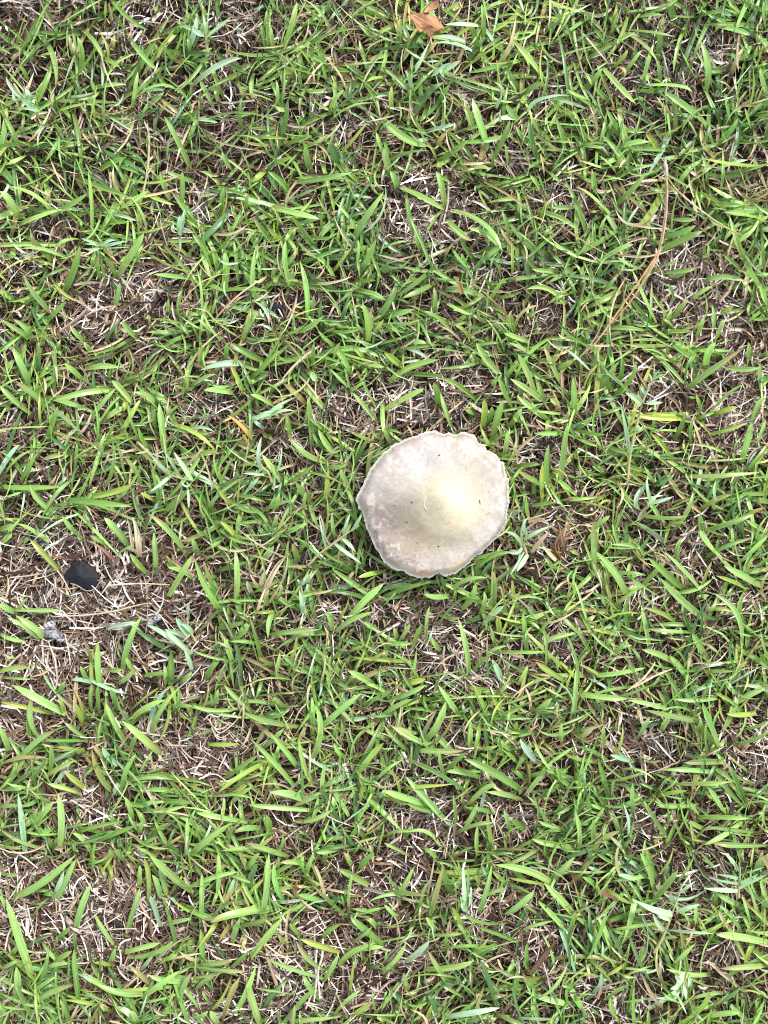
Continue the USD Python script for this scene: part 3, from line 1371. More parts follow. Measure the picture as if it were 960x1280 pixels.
def random_blades():
    rng = np.random.default_rng(9)
    N = 26000
    # shoots: clusters of blades that share a foot
    T = 5400
    tx, ty = rng.uniform(-330, 1290, T), rng.uniform(-330, 1610, T)
    k = rng.integers(0, T, N)
    px, py = tx[k] + rng.normal(0, 6, N), ty[k] + rng.normal(0, 6, N)
    inside = (px > -30) & (px < 990) & (py > -30) & (py < 1310)
    b = bareness(px, py)
    keep = rng.random(N) < np.where(inside, 0.86 * (1 - b) ** 1.8 + 0.035, 0.62 * (1 - 0.9 * b))
    cx, cy = (542, 630)
    keep &= (np.hypot(px - cx, py - cy) > 78) & (np.hypot(px - 100, py - 718) > 34)
    px, py, inside = px[keep], py[keep], inside[keep]
    N = len(px)
    lean = meshkit.noise(np.stack([px / 90, py / 90, px * 0], -1), 8) * 4 * np.pi
    ang = np.where(rng.random(N) < 0.25, lean + rng.normal(0, 0.7, N), rng.uniform(0, 2 * np.pi, N))
    L = rng.gamma(6, 10.0, N).clip(18, 120)
    slim = rng.random(N) < 0.62
    W = np.where(slim, rng.normal(2.7, 0.7, N), rng.normal(5.3, 1.2, N)).clip(1.4, 9.0)
    L = np.where(slim, L * rng.uniform(0.6, 1.1, N), L)
    low = rng.random(N)
    ex, ey = px + np.cos(ang) * L, py + np.sin(ang) * L
    # tips stay out of the mushroom
    inn = np.hypot(ex - cx, ey - cy) < 70
    f = np.where(inn, 0.45, 1.0)
    ex, ey = px + (ex - px) * f, py + (ey - py) * f
    b1 = np.maximum(bareness(0.55 * px + 0.45 * ex, 0.55 * py + 0.45 * ey), bareness(ex, ey))
    shrink = np.where((b1 > 0.5) & (rng.random(N) < 0.75), 0.3, 1.0)
    ex, ey, L = px + (ex - px) * shrink, py + (ey - py) * shrink, L * shrink
    bend = rng.normal(0, 1, N) * np.where(slim, 0.13, 0.07) * L
    mx, my = 0.5 * (px + ex) - np.sin(ang) * bend, 0.5 * (py + ey) + np.cos(ang) * bend
    z0 = 0.002 + 0.004 * rng.random(N)
    z1 = 0.005 + np.where(slim, 0.020, 0.012) * low
    zm = 0.6 * (z0 + z1) + 0.003 + 0.006 * rng.random(N)
    out = ~inside
    z1 = z1 + out * 0.010 * rng.random(N)
    keys = rng.choice(list("glydbot"), N, p=[0.41, 0.23, 0.08, 0.19, 0.04, 0.015, 0.035])
    keys = np.where(slim & (rng.random(N) < 0.16), 's', keys)
    C = colours(list(keys), rng)
    q = meshkit.fbm(np.stack([px / 170, py / 170, px * 0], -1), 3, 77)[:, None, None]
    C = C * (1 + (q - 0.5) * np.array([1.0, 0.75, 0.7]))
    V, F, col = ribbons(at(px, py, z0), at(mx, my, zm), at(ex, ey, z1), W * S, rng.normal(0, 0.55, N), rng.uniform(0.1, 0.7, N), C, n=6, twist=rng.normal(0, 0.5, N), base=0.55, blunt=0.5, rng=rng)
    return V, F, col


def grass():
    V, F, col, area = traced_blades()
    t = thing("grass", "green and yellow-green broad grass blades covering the ground", "grass", kind="stuff")
    order = np.argsort(-area)
    for i in order[:300]:
        part(t, "blade", V[i], F, "grass_leaf", col[i])
    r = order[300:]
    v, f, c = joined(V[r], F, col[r])
    V2, F2, col2 = random_blades()
    v2, f2, c2 = joined(V2, F2, col2)
    part(t, "small_blade", np.vstack([v, v2]), np.vstack([f, f2 + len(v)]), "grass_leaf", np.vstack([c, c2]), kind="stuff")


grass()

# ------------------------------------------------------------------ mushroom
CAP = [(98, 425), (130, 345), (165, 275), (200, 235), (255, 180), (330, 140), (395, 116), (440, 106), (500, 112), (560, 116), (610, 117), (645, 125), (662, 152), (690, 160), (708, 192), (745, 212), (765, 240),
       (778, 246), (793, 290), (790, 312), (808, 324), (803, 345), (806, 400), (800, 450), (797, 510), (780, 560), (750, 600), (700, 645), (650, 690), (600, 735), (550, 765), (515, 776), (480, 766), (468, 770),
       (440, 785), (395, 784), (345, 770), (318, 748), (300, 752), (260, 735), (210, 695), (180, 640), (155, 585), (138, 528), (126, 485), (118, 470), (103, 468)]


def mz(x, y, z):
    return at(420 + np.asarray(x, float) / 3.6923, 510 + np.asarray(y, float) / 3.6923, z)


def mushroom():
    ZB = 0.046
    C = mz(530, 448, ZB)
    out = np.array([mz(x, y, ZB)[:2] for x, y in CAP]) - C[:2]
    out = out * 1.012
    th = np.arctan2(out[:, 1], out[:, 0])
    ra = np.hypot(out[:, 0], out[:, 1])
    o = np.argsort(th)
    NA, NR = 760, 150
    A = np.linspace(-np.pi, np.pi, NA, endpoint=False)
    R = np.interp(A, th[o], ra[o], period=2 * np.pi)
    ring = np.stack([np.cos(A), np.sin(A), 0 * A], -1)
    R0 = np.convolve(np.concatenate([R[-30:], R, R[:30]]), np.ones(25) / 25, 'same')[30:-30]
    R = R + 0.0034 * (meshkit.fbm(ring * 11, 4, 2) - 0.5) + 0.0011 * (meshkit.fbm(ring * 60, 3, 4) - 0.5)
    U = np.concatenate([np.linspace(0.02, 0.86, NR - 40), np.linspace(0.866, 1.0, 40)])
    RR = R0[None] + (R - R0)[None] * sstep(0.9, 1.0, U)[:, None]
    X = C[0] + U[:, None] * RR * np.cos(A)[None]
    Y = C[1] + U[:, None] * RR * np.sin(A)[None]
    u = np.broadcast_to(U[:, None], X.shape)

    def near(zx, zy, sx, sy=None, rot=0.0):
        q = mz(zx, zy, ZB)
        k = S * (H - ZB) / H / 3.6923
        dx, dy = (X - q[0]) / k, -(Y - q[1]) / k                 # zoomed pixels, y down
        c, s = math.cos(rot), math.sin(rot)
        dx, dy = dx * c + dy * s, -dx * s + dy * c
        return np.exp(-(dx / sx) ** 2 - (dy / (sy or sx)) ** 2)

    P3 = np.stack([X, Y, 0 * X], -1)
    Z = ZB - 0.0075 * u ** 2 - 0.0055 * sstep(0.86, 1.0, u) ** 2
    Z += 0.0075 * near(520, 465, 118, 125) ** 1.6 + 0.0022 * near(590, 430, 40, 90, 0.2) + 0.0015 * near(470, 420, 40, 70) + 0.0022 * near(530, 400, 55)
    Z -= 0.0095 * near(352, 548, 95, 125, 0.5) + 0.0022 * near(415, 270, 70, 60) + 0.003 * near(500, 640, 150, 60)
    Z -= 0.002 * near(690, 350, 80, 140)
    Z += (0.0050 * (meshkit.fbm(ring * 2.3, 3, 21) - 0.5))[None] * sstep(0.45, 1.0, u)
    Z += (0.0026 * (meshkit.fbm(ring * 9, 2, 22) - 0.5))[None] * sstep(0.86, 1.0, u)
    Z += 0.0014 * (meshkit.fbm(P3 * 80, 3, 23) - 0.5) + 0.0003 * (meshkit.fbm(P3 * 380, 2, 24) - 0.5)
    # colour: cream boss, lavender grey skin, mauve-brown worn flecks low on the left, stain and painted shade in the hollow
    n1 = meshkit.fbm(P3 * 130, 4, 31)
    n2 = meshkit.fbm(P3 * 380, 3, 32)
    n3 = meshkit.fbm(P3 * 55, 3, 33)
    col = np.empty(X.shape + (3,))
    col[:] = (0.56, 0.525, 0.52)

    def blend(w, rgb):
        w = np.clip(w, 0, 1)[..., None]
        col[:] = col * (1 - w) + np.array(rgb) * w

    blend(sstep(0.48, 0.62, n3) * 0.55, (0.50, 0.45, 0.42))
    blend(0.8 * near(650, 330, 120, 160) * (0.5 + n1), (0.43, 0.365, 0.325))
    blend(0.55 * near(390, 250, 80, 70), (0.57, 0.58, 0.66))
    blend(1.0 * near(318, 550, 195, 120, 0.6) * (0.55 + 0.9 * n3), (0.225, 0.19, 0.178))  # grey-brown stain, darkened further to paint in the shade of the hollow
    blend(0.95 * near(200, 590, 100, 160, -0.5) * sstep(0.42, 0.53, n1), (0.23, 0.165, 0.165))
    blend(0.8 * near(300, 680, 160, 80, 0.4) * sstep(0.45, 0.54, n2), (0.22, 0.17, 0.155))
    blend(0.8 * near(430, 635, 170, 42, 0.05), (0.38, 0.325, 0.24))
    blend(0.8 * near(505, 475, 165, 155), (0.68, 0.615, 0.44))
    blend(0.8 * near(500, 350, 60, 40), (0.70, 0.64, 0.46))
    blend(0.85 * near(575, 435, 80, 80), (0.70, 0.645, 0.47))
    blend(0.5 * near(515, 470, 22, 80), (0.74, 0.58, 0.36))
    blend(0.5 * near(560, 690, 90, 60), (0.62, 0.58, 0.55))
    blend(0.9 * near(565, 727, 42, 22, -0.5), (0.62, 0.53, 0.28))
    blend(0.95 * near(395, 768, 42, 17), (0.55, 0.30, 0.10))
    blend(0.5 * near(570, 140, 60, 22), (0.58, 0.53, 0.40))
    blend(sstep(0.55, 0.66, n2) * sstep(0.55, 0.9, u) * 0.6, (0.66, 0.62, 0.61))
    blend(sstep(0.52, 0.62, n1) * sstep(0.62, 0.9, u) * 0.40, (0.40, 0.335, 0.325))
    blend(sstep(0.93, 0.965, u) * (0.5 + 0.8 * (n1 - 0.3)) * 0.5, (0.36, 0.30, 0.29))
    blend(sstep(0.968, 0.99, u) * 0.85, (0.72, 0.69, 0.68))
    bs = np.hypot((X - mz(500, 468, ZB)[0]), (Y - mz(500, 468, ZB)[1])) / (135 / 3.6923 * S * (H - ZB) / H)
    bs = bs + 0.55 * (n3 - 0.5) + 0.35 * (n1 - 0.5)
    blend((1 - sstep(0.72, 1.12, bs)) * 0.6, (0.80, 0.735, 0.55))
    blend((1 - sstep(0.25, 0.6, np.abs(bs - 0.35))) * sstep(0.5, 0.62, n1) * 0.4, (0.80, 0.76, 0.62))
    crk = np.abs(meshkit.fbm(P3 * 200, 4, 42) - 0.5)
    blend((1 - sstep(0.0, 0.03, crk)) * sstep(0.45, 0.55, n1) * 0.45, (0.62, 0.59, 0.54))
    col *= np.array([0.665, 0.655, 0.635]) * (0.93 + 0.14 * n2)[..., None]
    # underside shell
    rim = np.stack([X[-1], Y[-1], Z[-1]], -1)
    cen = np.array([C[0], C[1], 0.0])
    rows, rowc = [np.stack([X, Y, Z], -1)[i] for i in range(NR)], [col[i] for i in range(NR)]
    dirs = np.stack([np.cos(A), np.sin(A), 0 * A], -1)
    for off, dz in ((0.0004, -0.0008), (-0.0004, -0.0016), (-0.002, -0.0012)):
        rows.append(rim + dirs * off + [0, 0, dz])
        rowc.append(np.broadcast_to([0.72, 0.68, 0.66], (NA, 3)))
    for s in np.linspace(0.92, 0.14, 9):
        q = cen + (rim - cen) * [s, s, 1] + [0, 0, 0]
        i = np.argmin(np.abs(U - s))
        q[:, 2] = np.minimum(Z[i] - 0.0045, rim[:, 2] + 0.004 * (1 - s)) - 0.0004
        rows.append(q)
        rowc.append(np.broadcast_to([0.45, 0.36, 0.32], (NA, 3)))
    top = np.array([[C[0], C[1], Z[0].mean()]])
    v = np.vstack([top] + rows)
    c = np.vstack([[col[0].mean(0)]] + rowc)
    f = [np.stack([np.zeros(NA, int), 1 + np.arange(NA), 1 + (np.arange(NA) + 1) % NA], 1)]
    for r in range(len(rows) - 1):
        a = 1 + r * NA + np.arange(NA)
        b = 1 + r * NA + (np.arange(NA) + 1) % NA
        f += [np.stack([a, a + NA, b + NA], 1), np.stack([a, b + NA, b], 1)]
    t = thing("mushroom", "broad cream-white mushroom with a pale yellow boss and ragged rim standing in the grass", "mushroom", (C[0], C[1], 0))
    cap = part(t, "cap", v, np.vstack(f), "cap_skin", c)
    cap.loc = t.loc
    # gills
    gv, gf = [], []
    NG = 110
    for k in range(NG):
        i = int(k * NA / NG)
        q0 = cen + (rim[i] - cen) * [0.16, 0.16, 1]
        q1 = cen + (rim[i] - cen) * [0.95, 0.95, 1]
        za, zb = min(Z[8, i] - 0.005, rim[i, 2] + 0.004), rim[i, 2] - 0.001
        s = np.array([-np.sin(A[i]), np.cos(A[i]), 0]) * 0.0002
        quad = [np.array([q0[0], q0[1], za]), np.array([q1[0], q1[1], zb]), np.array([q1[0], q1[1], zb - 0.001]), np.array([q0[0], q0[1], za - 0.004])]
        b = 8 * k
        gv += [p + s for p in quad] + [p - s for p in quad]
        gf += [[b, b + 1, b + 2], [b, b + 2, b + 3], [b + 4, b + 6, b + 5], [b + 4, b + 7, b + 6], [b + 3, b + 2, b + 6], [b + 3, b + 6, b + 7]]
    part(t, "gills", gv, gf, "debris", np.broadcast_to([0.32, 0.22, 0.19], (len(gv), 3)), smooth=False)
    sz = np.linspace(-0.004, 0.044, 12)
    line = np.stack([C[0] + 0.002 * np.sin(sz * 60), C[1] - 0.0015 * np.cos(sz * 50), sz], -1)
    sv, sf = tube(line, np.interp(sz, [-0.004, 0.004, 0.02, 0.044], [0.0095, 0.0085, 0.0068, 0.0078]), 28)
    part(t, "stem", sv, sf, "cap_skin", np.broadcast_to([0.62, 0.56, 0.50], (len(sv), 3)))
    # specks and the little raised scar by the boss
    flat = np.stack([X, Y, Z], -1).reshape(-1, 3)

    def surf(zx, zy):
        q = mz(zx, zy, ZB)
        p = flat[np.argmin(((flat[:, :2] - q[:2]) ** 2).sum(1))]
        return np.array([q[0], q[1], p[2]])

    for zx, zy, r in ((478, 217, 4.2), (350, 436, 4.0), (268, 451, 3.2), (328, 527, 3.6), (378, 625, 2.8), (475, 641, 4.2), (352, 437, 2.5)):
        p = surf(zx, zy)
        k = r * S / 3.6923 * 0.95
        sv, sf = meshkit.arrays(meshkit.trimesh.creation.icosphere(1, k))[:2]
        sv = sv * [1, 0.85, 0.5] + 0.15 * k * (meshkit.noise(sv / k * 2 + zx, 4)[:, None] - 0.5)
        part(cap, "speck", sv + p, sf, "debris", np.broadcast_to([0.03, 0.025, 0.025], (len(sv), 3)))
    p, q = surf(663, 423), surf(668, 445)
    sv, sf = tube(np.array([p, 0.5 * (p + q), q]) + [0, 0, 0.0002], [0.0002, 0.00035, 0.0002], 6)
    part(cap, "speck", sv, sf, "debris", np.broadcast_to([0.06, 0.045, 0.035], (len(sv), 3)))
    line = smoothline(np.array([surf(a, b) for a, b in ((440, 392), (420, 402), (409, 428), (411, 455), (422, 468), (432, 455), (440, 438), (452, 430), (468, 430))]), 40) + [0, 0, -0.00005]
    sv, sf = tube(line, 0.00032 * (0.6 + 0.5 * np.sin(np.linspace(0.2, 3.0, 40))), 8)
    part(cap, "scar", sv, sf, "cap_skin", np.broadcast_to([0.60, 0.56, 0.46], (len(sv), 3)))


mushroom()

# ------------------------------------------------------------------ small things lying in the turf
def zoomed(ox, oy, pts, z):
    p = np.asarray(pts, float) / 4
    return at(ox + p[:, 0], oy + p[:, 1], np.broadcast_to(z, len(p)))


def plate(parent, name, outline, mat, rgb, thick, dome=0.0, curl=None, rough=0.0, seed=0, lift=0.0, edge=None):
    """A thin irregular plate with an outline (k,3 world points), domed by dome, its rim curled by curl(x, y)."""
    o = np.asarray(outline, float)
    m = 72
    seg = np.linalg.norm(np.diff(np.vstack([o, o[:1]]), axis=0), axis=1)
    s = np.concatenate([[0], np.cumsum(seg)])
    u = np.linspace(0, s[-1], m, endpoint=False)
    o = np.stack([np.interp(u, s, np.append(o[:, k], o[0, k])) for k in range(3)], -1)
    c = o.mean(0)
    rad = np.abs(o - c).max()
    rows = []
    for r in (0.12, 0.3, 0.5, 0.7, 0.86, 0.96, 1.0):
        q = c + (o - c) * r
        q[:, 2] += dome * (1 - r ** 2)
        rows.append(q)
    topv = np.vstack([[c + [0, 0, dome]]] + rows)
    P = topv.copy()
    P[:, 2] += rough * (meshkit.fbm(topv / rad * 2.2 + seed, 4, seed) - 0.5) * 2 + lift
    if curl is not None:
        P[:, 2] += curl((topv[:, 0] - c[0]) / rad, (topv[:, 1] - c[1]) / rad)
    k = len(P)
    Q = P - [0, 0, thick]
    f = [[0, 1 + i, 1 + (i + 1) % m] for i in range(m)]
    for r in range(len(rows) - 1):
        for i in range(m):
            a, b = 1 + r * m + i, 1 + r * m + (i + 1) % m
            f += [[a, a + m, b + m], [a, b + m, b]]
    f = np.array(f)
    side = []
    for i in range(m):
        a, b = k - m + i, k - m + (i + 1) % m
        side += [[a, a + k, b + k], [a, b + k, b]]
    F = np.vstack([f, f[:, ::-1] + k, side])
    V = np.vstack([P, Q])
    col = np.array(rgb) * (0.75 + 0.5 * meshkit.fbm(V / rad * 2.5 + seed, 4, seed + 5)[:, None])
    if edge is not None:
        w = np.zeros(k)
        w[k - m:] = 1
        w[k - 2 * m:k - m] = 0.5
        w = np.concatenate([w, w])[:, None]
        col = col * (1 - w) + np.array(edge) * w
    return part(parent, name, V, F, mat, col, smooth=40 if False else True)


def blades_of(parent, name, strokes, ox, oy, mat, z=(0.02, 0.028, 0.03), seed=1, n=8, sub=None, **kw):
    """Leaf-like strips given as 'x y [x y] x y <colour><width>' lines; each a part of parent."""
    rng = np.random.default_rng(seed)
    st = read_strokes(f"@{ox} {oy}\n" + strokes.strip())
    for pts, key, w in st:
        a, c = np.array(pts[0]), np.array(pts[2])
        m = np.array(pts[1]) if pts[1] is not None else 0.5 * (a + c) + np.array([-(c - a)[1], (c - a)[0]]) * rng.normal(0, 0.06)
        dz = rng.uniform(-0.003, 0.003, 3)
        V, F, col = ribbons(at(*a, z[0] + dz[0])[None], at(*m, z[1] + dz[1])[None], at(*c, z[2] + dz[2])[None], np.array([w * S]), rng.normal(0, 0.35, 1), rng.uniform(0.15, 0.5, 1),
                            kw.get("C", colours([key], rng)), n=n, twist=rng.normal(0, 0.3, 1), base=0.7, blunt=0.7, rng=rng)
        part(parent, name, V[0], F, mat, col[0])


def stem_of(parent, name, pts, ox, oy, z, r, rgb, mat="debris", n=24, sides=7, jitter=0.0, seed=0):
    p = np.asarray(pts, float) / 4
    z = np.broadcast_to(z, len(p))
    line = smoothline(at(ox + p[:, 0], oy + p[:, 1], z), n)
    rng = np.random.default_rng(seed)
    rr = np.interp(np.linspace(0, 1, n), np.linspace(0, 1, len(np.atleast_1d(r))), np.atleast_1d(r)) * S * (1 + 0.12 * rng.normal(0, 1, n))
    v, f = tube(line, rr, sides)
    rgb = np.atleast_2d(rgb)
    c = np.stack([np.interp(np.linspace(0, 1, n), np.linspace(0, 1, len(rgb)), rgb[:, k]) for k in range(3)], -1)
    c = np.vstack([np.repeat(c, sides, 0), c[:1], c[-1:]])
    return part(parent, name, v, f, mat, c)


def oak_leaf():
    c = at(532, 25, 0.03)
    t = thing("dead_leaf", "torn russet-brown dead leaf fragment lying on the grass at the top edge", "leaf", c)
    big = [(116, 78), (140, 68), (165, 60), (188, 66), (205, 74), (228, 80), (250, 76), (268, 88), (278, 112), (292, 132), (303, 158), (285, 160), (270, 172), (252, 172), (238, 186), (222, 176), (210, 160), (208, 145),
           (196, 150), (180, 164), (166, 152), (152, 128), (134, 104)]
    body = plate(t, "blade", zoomed(480, 0, big, 0.031), "dead_leaf", (0.37, 0.19, 0.10), 0.0004, curl=lambda x, y: 0.0035 * x * x - 0.002 * y + 0.002 * np.sin(x * 5 + y * 3), rough=0.0012, seed=3, edge=(0.26, 0.10, 0.045))
    small = [(196, 70), (202, 50), (222, 26), (246, 12), (272, 10), (276, 28), (262, 44), (240, 52), (222, 62), (210, 76)]
    plate(t, "lobe", zoomed(480, 0, small, 0.030), "dead_leaf", (0.36, 0.19, 0.10), 0.0004, curl=lambda x, y: 0.004 * y * y, rough=0.001, seed=8, edge=(0.2, 0.09, 0.05))
    stem_of(body, "vein", [(150, 80), (190, 100), (230, 122), (290, 156)], 480, 0, (0.0345, 0.0335, 0.0335, 0.035), (1.1, 0.8, 0.4), (0.46, 0.27, 0.14))


oak_leaf()


def pine_needles():
    t = thing("pine_needle_bundle", "long orange-tan pair of pine needles with a grey sheath, curving across the upper right", "pine needle", at(800, 330, 0.03))
    stem_of(t, "needle", [(452, 20), (452, 120), (440, 260), (410, 400), (350, 500), (240, 660), (105, 850), (20, 930)], 720, 214, (0.041, 0.040, 0.040, 0.040, 0.039, 0.038, 0.036, 0.031), (1.1, 1.2, 1.25, 1.2, 1.0, 0.6),
            [(0.40, 0.30, 0.20), (0.47, 0.31, 0.19), (0.46, 0.245, 0.15), (0.42, 0.23, 0.14), (0.36, 0.22, 0.13)], n=60, seed=1)
    stem_of(t, "needle", [(455, 20), (456, 125), (446, 262), (416, 405), (372, 500), (262, 665), (150, 790)], 720, 214, (0.041, 0.041, 0.041, 0.041, 0.040, 0.038, 0.034), (1.0, 1.15, 1.15, 1.05, 0.9, 0.6),
            [(0.40, 0.30, 0.21), (0.42, 0.28, 0.17), (0.42, 0.26, 0.17), (0.33, 0.19, 0.12)], n=60, seed=2)
    stem_of(t, "sheath", [(448, -72), (446, -40), (452, -10), (453, 30)], 720, 214, 0.0412, (1.2, 1.9, 2.1, 1.7), [(0.30, 0.27, 0.25), (0.42, 0.39, 0.38), (0.36, 0.31, 0.28)], n=20, seed=3)
    stem_of(t, "barb", [(428, 300), (414, 284)], 720, 214, (0.041, 0.043), (1.0, 0.5), (0.62, 0.48, 0.42), n=6)
    t = thing("pine_needle", "short tan pine needle with frayed pale midpoint, slanting right from the long pair's sheath", "pine needle", at(870, 260, 0.03))
    stem_of(t, "needle", [(458, 32), (500, 90), (560, 145), (610, 185), (700, 250), (780, 298), (830, 320)], 720, 214, (0.041, 0.041, 0.040, 0.040, 0.039, 0.039, 0.037), (0.8, 1.0, 1.1, 0.8, 0.9, 0.5),
            [(0.40, 0.24, 0.13), (0.46, 0.32, 0.20), (0.55, 0.46, 0.34), (0.44, 0.30, 0.17), (0.36, 0.24, 0.12)], n=40, seed=4)
    blades_of(t, "fray", "605 205 590 170 580 140 s14\n590 130 570 60 565 10 s10", 720, 214, "straw", z=(0.034, 0.037, 0.037), seed=6)


pine_needles()


def dark_debris():
    o = zoomed(0, 642, [(362, 244), (400, 234), (436, 250), (462, 270), (480, 290), (493, 318), (490, 345), (475, 366), (450, 380), (425, 376), (400, 362), (380, 350), (352, 346), (334, 330), (318, 310), (330, 284), (350, 268), (358, 256)], 0.015)
    t = thing("black_flake", "flat rounded blue-black flake lying on the bare straw patch at left", "debris", o.mean(0) - [0, 0, 0.004])
    plate(t, "flake", o, "dark_shell", (0.008, 0.009, 0.016), 0.003, dome=0.003, rough=0.0015, seed=5, edge=(0.02, 0.018, 0.02))
    r = zoomed(0, 642, [(352, 350), (378, 356), (400, 368), (422, 382), (450, 386), (478, 372), (497, 345)], 0.0155)
    stem = tube(smoothline(r, 24), 0.0004, 6)
    part(t, "pale_rim", *stem, "debris", np.broadcast_to([0.30, 0.27, 0.22], (len(stem[0]), 3)))
    o = zoomed(240, 214, [(345, 665), (390, 655), (440, 660), (485, 665), (478, 690), (450, 705), (410, 705), (370, 690)], 0.011)
    t = thing("black_flake", "small blue-black flake half hidden under grass blades left of the pale crossed sprig tips", "debris", o.mean(0))
    plate(t, "flake", o, "dark_shell", (0.013, 0.015, 0.026), 0.003, dome=0.002, rough=0.001, seed=6)
    o = zoomed(240, 214, [(490, 640), (520, 622), (552, 632), (545, 660), (515, 668)], 0.010)
    plate(t, "flake", o, "dark_shell", (0.02, 0.02, 0.03), 0.002, dome=0.002, rough=0.001, seed=7)
    # two grey-white crumbs on the bare patch
    for ox, oy, lab, lobes in ((0, 642, "grey-white crumb with a dark side on the straw below the rounded black flake", [(252, 560, 32, 26, 0.6), (262, 595, 30, 34, 0.42), (238, 598, 18, 26, 0.22), (285, 610, 34, 24, 0.42), (305, 632, 24, 14, 0.5)]),
                               (0, 642, "small silvery crumb beside a dark hollow at the right end of the bare straw patch", [(760, 535, 30, 22, 0.34), (785, 522, 24, 20, 0.46), (752, 548, 20, 20, 0.50)])):
        t = thing("grey_crumb", lab, "debris", at(ox + lobes[0][0] / 4, oy + lobes[0][1] / 4, 0.008))
        for i, (x, y, rx, ry, g) in enumerate(lobes):
            sv, sf = meshkit.arrays(meshkit.trimesh.creation.icosphere(3, 1.0))[:2]
            sv = sv * (0.85 + 0.3 * meshkit.fbm(sv * 1.1 + i * 3 + x, 2, i)[:, None])
            p = at(ox + x / 4, oy + y / 4, 0.013 + 0.0005 * i)
            v = sv * [rx / 4 * S * 0.85, ry / 4 * S * 0.85, 0.0035] + p
            sp = sstep(0.45, 0.62, meshkit.fbm(sv * 3 + x, 3, 9))[:, None]
            part(t, "lump", v, sf, "debris", 0.75 * np.array([g, g * 1.01, g * 1.1]) * (1 - sp) + np.array([0.05, 0.048, 0.055]) * sp)
    o = zoomed(0, 642, [(770, 562), (795, 530), (830, 524), (862, 550), (850, 590), (805, 600)], 0.010)
    plate(t, "dark_scale", o, "dark_shell", (0.015, 0.013, 0.017), 0.002, dome=0.002, rough=0.001, seed=11)


dark_debris()


